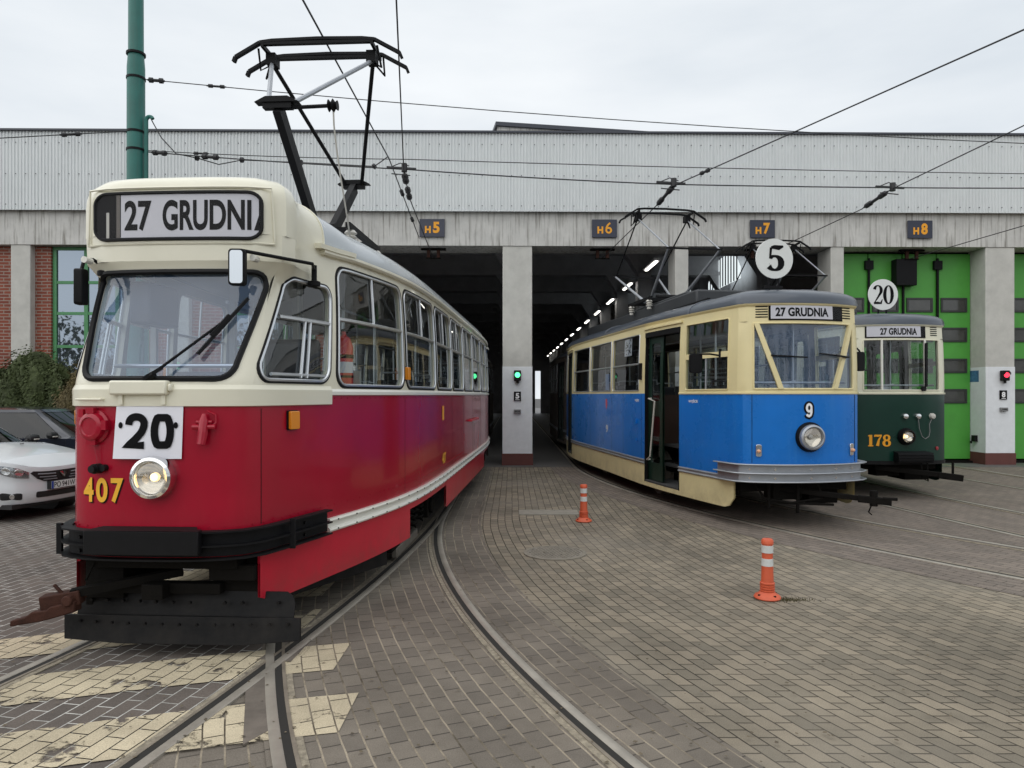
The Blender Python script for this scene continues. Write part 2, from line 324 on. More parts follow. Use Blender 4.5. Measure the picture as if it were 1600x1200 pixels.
def rrect(x0, x1, y0, y1, r, n=6, sk=0, skt=0):
    """rounded rectangle, list of points ccw; sk shifts the top right corner, skt the top left"""
    cs = [(x1 - r, y0 + r, -90), (x1 + sk - r, y1 - r, 0), (x0 + skt + r, y1 - r, 90), (x0 + r, y0 + r, 180)]
    p = []
    for i, (cx, cy, a0) in enumerate(cs):
        for k in range(n + 1):
            a = radians(a0 + 90 * k / n); p.append((cx + r * cos(a), cy + r * sin(a)))
    # densify
    q = []
    for i in range(len(p)):
        a, b = p[i], p[(i + 1) % len(p)]; d = math.dist(a, b); m = max(1, int(d / .12))
        q += [(a[0] + (b[0] - a[0]) * k / m, a[1] + (b[1] - a[1]) * k / m) for k in range(m)]
    return q
_tc = {}
def text_mesh(txt, bold=.02):
    k = (txt, bold)
    if k in _tc: return _tc[k]
    cu = bpy.data.curves.new('t', 'FONT'); cu.body = txt; cu.size = 1; cu.offset = bold; cu.resolution_u = 6
    o = bpy.data.objects.new('t', cu); S.collection.objects.link(o)
    bpy.context.view_layer.update(); dg = bpy.context.evaluated_depsgraph_get()
    me = o.evaluated_get(dg).to_mesh(); vs = [(v.co.x, v.co.y) for v in me.vertices]; fs = [tuple(p.vertices) for p in me.polygons]
    o.evaluated_get(dg).to_mesh_clear(); bpy.data.objects.remove(o); bpy.data.curves.remove(cu)
    x0 = min(v[0] for v in vs); x1 = max(v[0] for v in vs); y0 = min(v[1] for v in vs); y1 = max(v[1] for v in vs)
    _tc[k] = ([((a - x0) / (x1 - x0), (b - y0) / (y1 - y0)) for a, b in vs], fs)
    return _tc[k]
def text(name, txt, m, parent, fn, w, h, bold=.02):
    """fn(x,y) maps metres from the lower left corner to 3-D"""
    vs, fs = text_mesh(txt, bold); b = MB(); b.add([fn(a * w, c * h) for a, c in vs], fs)
    return b.build(name, m, parent, smooth=False)
# serif numerals drawn as strokes of changing width, unit height 1
def arcp(cx, cy, rx, ry, a0, a1, w0, w1, n=14):
    """w0 width at vertical parts, w1 at horizontal parts"""
    o = []
    for i in range(n + 1):
        a = radians(a0 + (a1 - a0) * i / n); k = abs(cos(a)); o.append((cx + rx * cos(a), cy + ry * sin(a), w1 + (w0 - w1) * k ** 1.5))
    return o
SER = {
 '5': (.62, [[(.16, .50, .06), (.19, .93, .07)], [(.19, .93, .06), (.3, .95, .11), (.45, .93, .13), (.60, .99, .05)], [(.16, .5, .05)] + arcp(.31, .33, .22, .27, 125, -150, .19, .06)[0:], [(.14, .2, .17), (.145, .201, .17)]]),
 '2': (.62, [arcp(.31, .72, .2, .23, 170, -35, .19, .06) + [(.33, .38, .1), (.12, .1, .05)], [(.08, .07, .12), (.3, .08, .14), (.5, .07, .13), (.58, .26, .04)], [(.14, .72, .15), (.145, .721, .15)]]),
 '0': (.64, [arcp(.32, .5, .22, .45, 0, 360, .2, .06, 32)]),
 '1': (.42, [[(.22, .03, .2), (.22, .97, .2)], [(.04, .03, .06), (.4, .03, .06)], [(.22, .93, .05), (.04, .88, .06)]]),
 '7': (.6, [[(.07, .8, .05), (.09, .95, .06)], [(.07, .92, .12), (.3, .9, .14), (.57, .95, .06)], [(.55, .93, .05), (.36, .55, .12), (.27, .03, .22)]]),
 '8': (.64, [arcp(.32, .74, .18, .21, 0, 360, .16, .06, 26), arcp(.32, .27, .21, .24, 0, 360, .19, .06, 26)]),
}
def serif(name, txt, m, parent, fn, w, h, fat=0, fatk=.85):
    tot = sum(SER[c][0] for c in txt); k = w / tot; x = 0; b = MB(); lay = 0
    for c in txt:
        for st in SER[c][1]:
            vs = []; n = len(st); lay += 1
            for i, (a, y, wd) in enumerate(st):
                p = st[max(0, i - 1)]; q = st[min(n - 1, i + 1)]; dx, dy = (q[0] - p[0]) * k, (q[1] - p[1]) * h; l = math.hypot(dx, dy) or 1
                nx, ny = -dy / l, dx / l; ww = (wd * k * fatk / 2) + fat
                X = (x + a) * k; Y = y * h
                vs += [fn(X + nx * ww, Y + ny * ww, lay * .0003), fn(X - nx * ww, Y - ny * ww, lay * .0003)]
            b.add(vs, [(2 * i, 2 * i + 1, 2 * i + 3, 2 * i + 2) for i in range(n - 1)])
        x += SER[c][0]
    return b.build(name, m, parent, smooth=False)
# ---------------------------------------------------------------- ground, tracks
class Track:
    def __init__(s, xc, y0, R): s.xc, s.y0, s.R = xc, y0, R
    def p(s, a, v=0):
        if a <= 0: return (s.xc + v, s.y0 - a)
        th = a / s.R; return (s.xc + (1 - cos(th)) * s.R + v * cos(th), s.y0 - sin(th) * s.R + v * sin(th))
    def inv(s, x, y):
        if y >= s.y0: return (s.y0 - y, x - s.xc)
        dx = x - s.xc - s.R; dy = y - s.y0; r = math.hypot(dx, dy)
        return (math.atan2(-dy, -dx) * s.R, s.R - r) if s.R > 0 else (math.atan2(dy, dx) * s.R, s.R + r)
TA = Track(-1.69, 10.0, 16.7); TB = Track(-1.69, 11.0, -40.0); TC = Track(2.22, 17.0, 18.2); TD = Track(6.02, 17.0, 46.0); TE = Track(9.75, 17.0, 60.0)
def sheet(name, m, trk, a0, a1, v0, v1, z, fam='arc', kind='structure', da=.25, dv=.5):
    b = MB(); b.uv = []
    na = max(1, int((a1 - a0) / da)); nv = max(1, int(abs(v1 - v0) / dv))
    for j in range(nv + 1):
        v = v0 + (v1 - v0) * j / nv
        for i in range(na + 1):
            a = a0 + (a1 - a0) * i / na
            if fam == 'arc': x, y = trk.p(a, v)
            else:
                x, y = trk.p(a, 0); x += v
            b.v.append((x, y, z)); b.uv.append((a + 50, v + 50))
    w = na + 1
    b.f = [(j * w + i, j * w + i + 1, (j + 1) * w + i + 1, (j + 1) * w + i) for j in range(nv) for i in range(na)]
    o = b.build(name, m, None, smooth=False, uvf=lambda t: t)
    o.data.update(); 
    return tag(o, kind=kind)
g = MB(); g.bx(-300, 300, -300, 300, -.3, -.012); tag(g.build('ground', 'asphalt'), kind='structure')
sheet('paving', 'pav_grey', TA, -6.9, 15, .3, 30, 0.0, fam='shift')
sheet('paving', 'pav_brown', TA, -6.9, 14, -2.2, .9, -.002, fam='arc')
sheet('paving', 'pav_left', TB, -5.9, 13, -26, .70, .004)
sheet('paving', 'pav_brown', TA, -6.85, 14, -.80, 1.26, .006)
sheet('paving', 'pav_red', TC, .1, 17, -1.35, 1.5, .004)
sheet('paving', 'pav_red', TD, .1, 14, -2.1, 1.4, .002)
sheet('paving', 'pav_red', TE, .1, 14, -2.2, 6, .001)
def sweepv(b, trk, a0, a1, prof, da=.2):
    n = max(2, int((a1 - a0) / da)); k = len(prof); vs = []
    for i in range(n + 1):
        a = a0 + (a1 - a0) * i / n
        for v, z in prof:
            x, y = trk.p(a, v); vs.append((x, y, z))
    b.add(vs, [(i * k + j, i * k + (j + 1) % k, (i + 1) * k + (j + 1) % k, (i + 1) * k + j) for i in range(n) for j in range(k)] + [tuple(range(k)), tuple(range(n * k, n * k + k))])
def rails(trk, a0, a1, dz, label, left=(None, None)):
    t = thing('tram_track', (0, 0, 0), 0, label, 'tram track')
    t['kind'] = 'structure'
    for sgn, aa in ((-1, left), (1, (None, None))):
        s0 = aa[0] if aa[0] is not None else a0; c = sgn * .7175
        def q(lst): return [(c + sgn * v, z + dz) for v, z in lst]
        h = MB(); sweepv(h, trk, s0, a1, q([(0, -.02), (0, .012), (.008, .017), (.05, .017), (.058, .012), (.058, -.02)])); r = h.build('rail', 'rail', t)
        h = MB(); sweepv(h, trk, s0, a1, q([(-.042, 0), (-.042, .0128), (0, .0128), (0, 0)])); h.build('groove', 'groove', r)
        h = MB(); sweepv(h, trk, s0, a1, q([(-.062, 0), (-.062, .015), (-.042, .015), (-.042, 0)])); h.build('lip', 'railside', r)
        h = MB(); sweepv(h, trk, s0, a1, q([(-.100, 0), (-.100, .0105), (-.062, .0105), (-.062, 0)])); h.build('joint_filling', 'sand', r)
    return t
rails(TA, -45, 16, 0, 'grooved track curving right from gate five between brown pavers')
rails(TB, .2, 14, .0012, 'grooved track under the red tram bending left over painted stripes')
rails(TC, -45, 18, 0, 'grooved track under the blue tram curving to the lower right')
rails(TD, -20, 16, 0, 'grooved track under the dark green tram')
rails(TE, -.5, 16, 0, 'grooved track leading out of the closed green gate')
# painted hatching in front of the red tram
def stripe(yc, wd, x0, x1, dash=None):
    b1 = MB(); b1.uv = []; 
    n = int((x1 - x0) / .12); m_ = 3
    for j in range(m_ + 1):
        for i in range(n + 1):
            x = x0 + (x1 - x0) * i / n; y = yc + .38 * (x + 3) - .035 * (x + 3) ** 2 + wd * (j / m_ - .5)
            a, v = TB.inv(x, y)
            if v > .74: a, v = TA.inv(x, y)
            b1.v.append((x, y, .0108)); b1.uv.append((a + 50, v + 50))
    w = n + 1; b1.f = [(j * w + i, j * w + i + 1, (j + 1) * w + i + 1, (j + 1) * w + i) for j in range(m_) for i in range(n)]
    o = b1.build('painted_stripe', 'pav_yellow', None, smooth=False, uvf=lambda t: t); tag(o, kind='structure')
for yc, x0_, x1_ in ((2.25, -6, -.9), (3.11, -6, -.87), (3.97, -6, -1.10), (4.84, -3.55, -1.5), (5.7, -3.4, -1.6), (6.6, -3.5, -1.8)):
    stripe(yc, .47, x0_, x1_)
# steel plates of the crossing
b = MB()
b.prism([(-1.62, 4.28), (-1.47, 4.28), (-1.22, 3.55), (-1.30, 3.4), (-1.46, 3.85)], lambda a, c, d: (a, c, d), .0, .0122)
b.prism([(-1.52, 5.05), (-1.62, 4.5), (-1.4, 4.45), (-1.36, 5.3)], lambda a, c, d: (a, c, d), .0, .0118)
tag(b.build('crossing_plate', 'plate'), kind='structure')
# concrete apron along the facade
b = MB(); b.bx(-40, 40, 16.55, 17.6, -.1, .0095); tag(b.build('concrete_apron', 'hallf'), kind='structure')
b = MB(); b.bx(-40, 40, 17.6, 90, -.1, .0085); tag(b.build('hall_floor', 'hallf'), kind='structure')
# ---------------------------------------------------------------- depot building
FA = .013; FY = 16.9
depot = thing('tram_depot', (0, FY, 0), FA, 'long tram depot with concrete lintel, pale corrugated cladding and numbered gates', 'depot')
depot.rotation_euler = (0, 0, FA)
def F(x, y, z): return (x * cos(FA) - y * sin(FA), FY + x * sin(FA) + y * cos(FA), z)
b = MB(); b.bx(-28, 32, 0, .9, 5.28, 6.09); b.build('lintel', 'lintel', depot)
# corrugated cladding: real folds
b = MB(); x = -28.0; k = 0; P = []
while x < 32:
    for dx, dy in ((0, -.14), (.030, -.14), (.040, -.118), (.068, -.118)): P.append((x + dx, dy))
    x += .078
vs = []; 
for (px, py) in P: vs += [(px, py, 6.07), (px, py, 7.93)]
b.add(vs, [(2 * i, 2 * i + 2, 2 * i + 3, 2 * i + 1) for i in range(len(P) - 1)])
b.bx(-28, 32, -.10, .3, 6.10, 7.9)
cl = b.build('cladding', 'clad', depot, smooth=False)
b = MB()
for zr in (6.2, 6.92, 7.66):
    x = -16.0; i = 0
    while x < 16:
        b.cyl((x, -.15, zr), (x, -.135, zr), .011, 6); x += (.234 if i % 5 else .312) ; i += 1
b.build('cladding_screws', 'coping', cl)
b = MB(); b.bx(-28, 32, -.19, .3, 7.93, 7.975); b.build('coping', 'coping', depot)
b = MB(); b.bx(-28, 32, .3, 48, 7.70, 7.9); b.build('roof', 'coping', depot)
b = MB(); mt = Matrix.Rotation(radians(8.7), 4, 'Z')
b.box((7.2, 16, 10.12), (16.2, 5, 5.5), mt); b.build('rooftop_block', 'lintel', depot)
b = MB(); b.box((7.2, 16, 12.92), (16.4, 5.2, .16), mt); b.build('rooftop_coping', 'coping', depot)
# columns
COLS = [(-15.5, .46), (-11.71, .46), (-7.95, .46), (-3.98, .46), (.13, .71), (4.095, .32), (7.87, .32), (11.84, .71), (15.8, .32)]
for cx, w in COLS:
    b = MB(); b.bx(cx - w / 2, cx + w / 2, .02, .75, 0, 5.279); c = b.build('column', 'concrete', depot, bev=.015)
    if cx > -4:
        b = MB(); b.bx(cx - w / 2 - .004, cx + w / 2 + .004, .014, .756, .29, 2.38); b.build('painted_base', 'whitewash', c)
        b = MB(); b.bx(cx - w / 2 - .02, cx + w / 2 + .02, -.002, .77, 0, .29); b.build('plinth', 'plinth', c)
# brick bays with windows, left of the gates
def brick(x0, x1, z0, z1): 
    b = MB(); b.bx(x0, x1, .2, .5, z0, z1); b.build('brick_wall', 'brick', depot)
brick(-28, -11.1, 0, 5.27)
brick(-11.1, -8.75, 0, 1.3); brick(-8.75, -6.95, 0, 5.27); brick(-6.95, -4.75, 0, 1.3); brick(-4.75, -4.21, 0, 5.27)
for x0, x1 in ((-11.1, -8.75), (-6.95, -4.75)):
    b = MB(); b.bx(x0, x1, .26, .34, 5.2, 5.27); b.bx(x0, x1, .26, .34, 1.3, 1.38)
    nx = 3; zz = [1.38, 2.1, 2.87, 3.67, 4.42, 5.2]
    for i in range(nx + 1):
        xx = x0 + .05 + (x1 - x0 - .1) * i / nx; b.bx(xx - .045, xx + .045, .255, .345, 1.38, 5.2)
    for z in zz[1:-1]: b.bx(x0, x1, .265, .335, z - .035, z + .035)
    w = b.build('window', 'greenf', depot)
    b = MB(); b.bx(x0 + .05, x1 - .05, .29, .31, 1.38, 5.2); b.build('pane', mat('dark_reflecting_pane', (.20, .24, .29), .015, metal=.85), w)
# hall interior
b = MB(); b.bx(-4.2, 20, 1.0, 48, 7.4, 7.6); b.bx(-4.4, -4.2, .75, 48, 0, 7.6); b.bx(20, 20.2, .75, 48, 0, 7.6)
for x0, x1, z0, z1 in ((-4.2, -2.1, 0, 7.4), (-1.2, 2.75, 0, 7.4), (3.25, 20, 0, 7.4), (-2.1, -1.2, 3.9, 7.4), (2.75, 3.25, 3.9, 7.4)): b.bx(x0, x1, 47.8, 48, z0, z1)
b.build('hall_wall', 'hallc', depot)
b = MB()
for k in range(11):
    y = 4.5 + 4.0 * k
    b.bx(-4.2, 20, y, y + .35, 6.15, 7.39)
    b.bx(-4.2, 20, y - .08, y + .43, 6.02, 6.15)
    for cx in (.13, 4.095, 7.87, 11.84):
        b.bx(cx - .2, cx + .2, y - .03, y + .38, .01, 6.02)
        b.prism([(cx - .6, 6.02), (cx - .2, 5.4), (cx + .2, 5.4), (cx + .6, 6.02)], lambda a, c, d: (a, d, c), y - .03, y + .38)
b.build('hall_frame', 'hallc', depot)
# clerestory windows of the inner aisle; panes emit in place of daylight outside
for ya, yb, z0, z1 in ((6.2, 9.8, 5.55, 6.6), (12.4, 16.0, 5.7, 6.9)):
    b = MB(); n = 10
    pl = [(ya, z0)] + [(ya + (yb - ya) * i / n, z0 + (z1 - z0) * min(1, .35 + .65 * sqrt(sin(pi * i / n)))) for i in range(n + 1)] + [(yb, z0)]
    b.prism(pl, lambda a, c, d: (d, a, c), 7.60, 7.62); w = b.build('clerestory_window', mat('glowing_daylight_glass', (.8, .85, .85), .5, emit=1.0, ecol=(.8, .88, .9)), depot)
    b = MB()
    for i in range(1, 12): b.bx(7.575, 7.60, ya + (yb - ya) * i / 12 - .03, ya + (yb - ya) * i / 12 + .03, z0, z1)
    b.build('glazing_bars', 'dark', w)
b = MB(); b.bx(8.01, 8.15, 4.4, 47, 5.0, 7.39); b.build('aisle_wall', 'hallc', depot)
# green folding gates
def gate(x0, x1, yy=.56):
    n = 4; w = (x1 - x0) / n
    for i in range(n):
        a = x0 + i * w
        b = MB(); b.bx(a + .012, a + w - .012, yy, yy + .08, .1, 5.22); d = b.build('gate_leaf', 'doorg', depot, bev=.006)
        for zc in (1.7 + 142 * .0158, 1.7 + 95 * .0158, 1.7 + 46 * .0158, 1.7 - 2 * .0158):
            cxx = a + w / 2 + (.1 if i < 2 else -.02) * (0 if i in (1, 2) else 1); cc = a + w * .5
            fr = MB(); hx, hz = .33, .18
            for q in ((cc - hx, cc + hx, zc - hz, zc - hz + .05), (cc - hx, cc + hx, zc + hz - .05, zc + hz), (cc - hx, cc - hx + .05, zc - hz + .05, zc + hz - .05), (cc + hx - .05, cc + hx, zc - hz + .05, zc + hz - .05)):
                fr.bx(q[0], q[1], yy - .03, yy - .001, q[2], q[3])
            wd = fr.build('window', 'doorf', d, bev=.004)
            fr = MB(); fr.bx(cc - hx + .05, cc + hx - .05, yy - .012, yy - .002, zc - hz + .05, zc + hz - .05); fr.build('pane', M['dpane'], wd)
    for i in range(1, n):
        b = MB(); a = x0 + i * w; zt = 5.2; zb = 3.55 if i != 2 else 3.3
        b.cyl((a, yy - .05, zb), (a, yy - .05, zt - .1), .03, 8); b.bx(a - .1, a + .1, yy - .09, yy - .002, zt - .38, zt - .16)
        b.build('gate_rod', 'black', depot)
    b = MB(); b.bx(x0, x1, yy + .09, yy + .2, .01, 5.27); b.build('gate_backing', 'dark', depot)
M['dpane'] = mat('grimy_dark_pane', (.055, .055, .05), .12, spec=.8, var=.4, vscale=4)
gate(8.03, 11.48); gate(12.2, 15.6)
# centre box and rod over gate 8
b = MB(); b.bx(9.47, 9.98, .3, .55, 4.4, 5.05); b.build('gate_motor_box', 'black', depot, bev=.01)
# gate threshold line
b = MB(); b.bx(8.03, 11.48, .45, .9, 0.001, .06); b.bx(12.2, 15.6, .45, .9, 0.001, .06); b.build('threshold', 'dark', depot)
# ---- gate number signs
for i, (px, d) in enumerate(((675, '5'), (944.5, '6'), (1191.5, '7'), (1438, '8'))):
    X = (px - 800) / 1100 * 16.9; X = X / 1.0; z = 5.675
    D_ = FY + X * FA - .06; X = (px - 800) / 1100 * D_
    t = thing('gate_sign', F(X, -.03, 5.69), FA, 'navy sign with orange H%s on the concrete lintel' % d, 'sign', 'orange numbered signs over the depot gates')
    b = MB(); b.bx(-.30, .30, -.03, .0, -.215, .215); b.build('panel', 'signb', t, bev=.006)
    text('letter', 'H', 'orange', t, lambda a, c: (-.17 + a, -.0325, -.125 + c), .14, .17, .05)
    text('numeral', d, 'orange', t, lambda a, c: (.02 + a, -.0325, -.125 + c), .16, .27, .045 if d != '6' else .012)
    # bracket under the lintel carrying the contact wire
    t = thing('wire_bracket', F(X - .0, .3, 5.27), FA, 'small rusty contact wire bracket under the lintel below sign H%s' % d, 'bracket', 'wire brackets under the lintel')
    b = MB()
    for sx in (-.12, .12): b.bx(sx - .035, sx + .035, -.03, .03, -.22, 0)
    b.build('hanger', 'rust', t); b = MB(); b.bx(-.17, .17, -.03, .03, -.245, -.2201); b.build('crossbar', 'dark', t); b = MB(); b.bx(-.3, .3, -.05, .05, -.04, -.001); b.build('mounting_plate', 'dark', t)
# ---- signals, number plates and boxes on the wide columns
for cx, d, m_ in ((.13, '5', 'sigg'), (11.90, '8', 'sigr')):
    dd = FY + cx * FA; s = dd / 1100; colr = 'green' if d == '5' else 'red'
    t = thing('signal_lamp', F(cx, 0, 1.7 + 31 * s), FA, 'small black signal lamp glowing %s on the column numbered %s' % (colr, d), 'signal lamp', 'signal lamps on the gate columns')
    b = MB(); b.bx(-.085, .085, -.12, 0, -.14, .11); b.build('housing', 'black', t, bev=.015)
    b = MB(); b.lathe([(0, -.13), (.062, -.128), (.064, -.118)], ax='y', n=20); b.build('lens', m_, t)
    b = MB(); b.tube([(.075 * cos(a), -.15 - .02 * sin(a), .01 + .075 * sin(a)) for a in [pi * i / 10 for i in range(11)]], .012, 6); b.cyl((0, -.06, -.2), (0, -.06, -.14), .03, 10); b.build('hood', 'black', t)
    zc = 1.7 - 2 * s if d == '5' else 1.7
    t = thing('number_plate', F(cx, 0, zc), FA, 'small black plate with white numeral %s on the white column' % d, 'number plate', 'number plates on the gate columns')
    b = MB(); b.bx(-.085, .085, -.015, .01, -.11, .11); b.build('panel', 'ink', t)
    text('numeral', d, 'inkw', t, lambda a, c: (-.045 + a, -.017, -.06 + c), .09, .135, .05)
    b = MB(); b.bx(-.05, .05, -.018, -.0152, -.092, -.078); b.build('underline', 'inkw', t)
    t = thing('socket_box', F(cx, 0, 1.7 - (26 if d == '5' else 23) * s), FA, 'small grey box mounted low on the column numbered %s' % d, 'box', 'grey boxes on the gate columns')
    b = MB(); b.bx(-.085, .085, -.06, .01, -.04, .05); b.build('casing', 'grey', t, bev=.008)
    b = MB()
    for k in range(4): b.bx(-.06 + .033 * k, -.04 + .033 * k, -.0635, -.0602, -.01, .025)
    b.build('vents', 'ink', t)
b = MB(); b.bx(11.478, 11.4845, .26, .58, 2.02, 2.3); o = b.build('notice', mat('blue_notice', (.08, .2, .38), .5, var=.5, vscale=12), None); o.location = (0, FY, 0); o.rotation_euler = (0, 0, FA)
tag(o, 'small blue notice on the side face of the column numbered 8', 'notice')
b = MB(); b.bx(11.40, 11.4835, .3, .42, .55, .70); b.bx(11.38, 11.40, .38, .44, .5, .56); o = b.build('outlet', 'black', None); o.location = (0, FY, 0); o.rotation_euler = (0, 0, FA)
tag(o, 'small black outlet low on the side face of the column numbered 8', 'outlet')
# ceiling lights in the hall
for k in range(13):
    y = .9 + 3.55 * k
    t = thing('ceiling_light', F(3.7, y, 5.12), FA, 'long fluorescent lamp hanging under the roof of the dark hall', 'lamp', 'fluorescent lamps in a row inside the hall')
    b = MB(); b.bx(-.08, .08, 0, 1.5, 0, .06); b.build('housing', 'hallc', t)
    b = MB(); b.bx(-.035, .035, .1, 1.4, -.035, -.001); b.build('tube', 'tube', t)
for k in range(2, 9):
    y = 2.2 + 5 * k
    t = thing('ceiling_light', F(-.55, y, 5.3), FA, 'dim fluorescent lamp inside the bay of gate five', 'lamp', 'dim lamps inside gate five')
    b = MB(); b.bx(-.08, .08, 0, 1.2, 0, .06); b.build('housing', 'hallc', t)
# ---------------------------------------------------------------- teal pole and overhead wires
def pix(px, py, D): return ((px - 800) / 1100 * D, D, CH + (617 - py) / 1100 * D)
PD = 12.8; px0 = (212.5 - 800) / 1100 * PD
t = thing('overhead_pole', (px0, PD, 0), 0, 'tall teal steel pole rising behind the red tram', 'pole')
b = MB(); zs = CH + (617 - 85) / 1100 * PD; r = 13.2 / 1100 * PD / 1.0
b.lathe([(r * 1.05, 0), (r, 5), (r * .98, zs - .25), (r * .86, zs), (r * .84, zs + .02), (r * .78, 11.2), (0, 11.2)], n=28); b.build('shaft', 'teal', t)
b = MB()
for yy in (85, 123, 207, 235):
    z = CH + (617 - yy) / 1100 * PD; b.lathe([(r * 1.0, z - .02), (r * 1.06, z - .02), (r * 1.06, z + .02), (r * 1.0, z + .02)], n=28)
b.build('clamp', 'black', t)
b = MB(); zt = CH + (617 - 190) / 1100 * PD; xr = r + .06; b.tube([(xr, -.05, 1), (xr, -.05, zt)] + [(xr + .06 - .06 * cos(a), -.05, zt + .07 * sin(a)) for a in [pi * i / 8 for i in range(1, 8)]], .035, 8); b.build('cable_duct', 'teal', t)
def wire(name, pts, label, r=.009, group=None, ins=(), cat='wire', sag=0):
    """pts in 3-D; ins: (index of segment, fraction, length, radius) of insulators"""
    t = thing(name, pts[0], 0, label, cat, group); p0 = Vector(pts[0]); q = [Vector(p) - p0 for p in pts]
    P2 = []
    for i in range(len(q) - 1):
        n = 8
        for k in range(n + (i == len(q) - 2)): 
            f = k / n; v = q[i].lerp(q[i + 1], f); v.z -= sag * 4 * f * (1 - f); P2.append(v)
    b = MB(); b.tube(P2, r, 6); b.build('cable', 'wire', t)
    for (i, f, ln, rr) in ins:
        c = q[i].lerp(q[i + 1], f); c.z -= sag * 4 * f * (1 - f); d = (q[i + 1] - q[i]).normalized()
        b = MB(); b.tube([c - d * ln / 2, c - d * ln * .42, c - d * ln * .4, c - d * ln * .2, c - d * ln * .18, c + d * ln * .18, c + d * ln * .2, c + d * ln * .4, c + d * ln * .42, c + d * ln / 2], [rr * .4, rr * .4, rr, rr, rr * .6, rr * .6, rr, rr, rr * .4, rr * .4], 8)
        b.build('insulator', 'wire', t)
    return t
G1 = 'span wires running from the teal pole'
G2 = 'contact wires over the tracks'
wire('span_wire', [pix(226, 124, PD), pix(1640, 226, 13.6)], 'upper span wire leaving the pole above the red tram', .009, G1, [(0, .012, .3, .05), (0, .075, .35, .035)], sag=.12)
wire('span_wire', [pix(226, 235, PD), pix(640, 249, 12.2), pix(1640, 272, 13.4)], 'span wire across the cladding, upper of the low pair', .008, G1, [(0, .22, .3, .03)], sag=.03)
wire('span_wire', [pix(226, 237, PD), pix(640, 265, 12.0), pix(1046, 288, 12.2), pix(1640, 294, 13.2)], 'span wire across the cladding, lower of the low pair', .011, G1, [(0, .06, .3, .05), (0, .26, .35, .05)], sag=.02)
wire('span_wire', [pix(-40, 218, 11.5), pix(201, 205, PD)], 'span wire reaching the pole from the left edge', .009, G1, [(0, .6, .35, .04)])
wire('feeder_cable', [pix(237, 188, PD), pix(252, 215, PD), pix(275, 240, PD), pix(308, 247, PD - .1), pix(342, 257, PD - .15), pix(378, 250, PD - .2), pix(470, 254, PD - .4), pix(585, 260, 12.1), pix(606, 245, 12.0)], 'thin drooping feeder cable from the hooked duct on the pole', .010, None, [(3, .0, .05, .05), (5, .0, .05, .05), (6, .0, .05, .05), (7, 0, .05, .05)])
br = {d: F((px - 800) / 1100 * FY, .3, 5.05) for px, d in ((675, 5), (944, 6), (1191, 7), (1438, 8))}
wire('contact_wire', [pix(470, -6, 6.6), pix(608, 248, 11.9), pix(655, 372, 16.7)], 'contact wire falling steeply from the top edge past the raised collector', .010, G2, [(1, .35, .25, .04), (1, .7, .2, .04)])
wire('contact_wire', [pix(619, -6, 7.0), pix(631, 268, 12.0), pix(640, 310, 13.3), br[5]], 'contact wire hanging straight down towards sign H5', .010, G2, [(1, .25, .3, .06), (1, .8, .55, .055)])
wire('contact_wire', [pix(1650, 24, 6.6), pix(1053, 290, 12.2), pix(1027, 320, 13.2), br[6]], 'contact wire slanting from the upper right towards sign H6', .010, G2, [(0, .86, .25, .035), (1, .5, 1.0, .05)])
wire('contact_wire', [pix(1650, 172, 9.4), pix(1392, 296, 12.4), pix(1346, 327, 13.8), br[7]], 'contact wire slanting from the right edge towards sign H7', .010, G2, [(1, .5, 1.1, .05)])
wire('contact_wire', [pix(1650, 338, 14.4), br[8]], 'contact wire running low from the right edge to sign H8', .010, G2)
# fittings where contact wires hang on the span wires
for (px, py, D_, lb) in ((630, 264, 12.0, 'over the red tram roof'), (1051, 287, 12.2, 'left of sign H7 above the blue tram'), (1393, 294, 12.4, 'above the dark green tram')):
    t = thing('wire_hanger', pix(px, py, D_), 0, 'black section hanger on the wires ' + lb, 'hanger', 'section hangers on the wires')
    b = MB(); b.bar((-.28, 0, .03), (.22, 0, .0), .035, .03); b.cyl((.02, 0, -.05), (.02, 0, .09), .05, 8); b.build('clamp', 'wire', t)
    b = MB(); b.tube([(-.2, 0, -.08), (.12, 0, -.11)], .01, 6); b.tube([(-.22, 0, .03), (-.05, 0, .10), (.1, 0, .05)], .009, 6); b.build('cross_arm', 'wire', t)
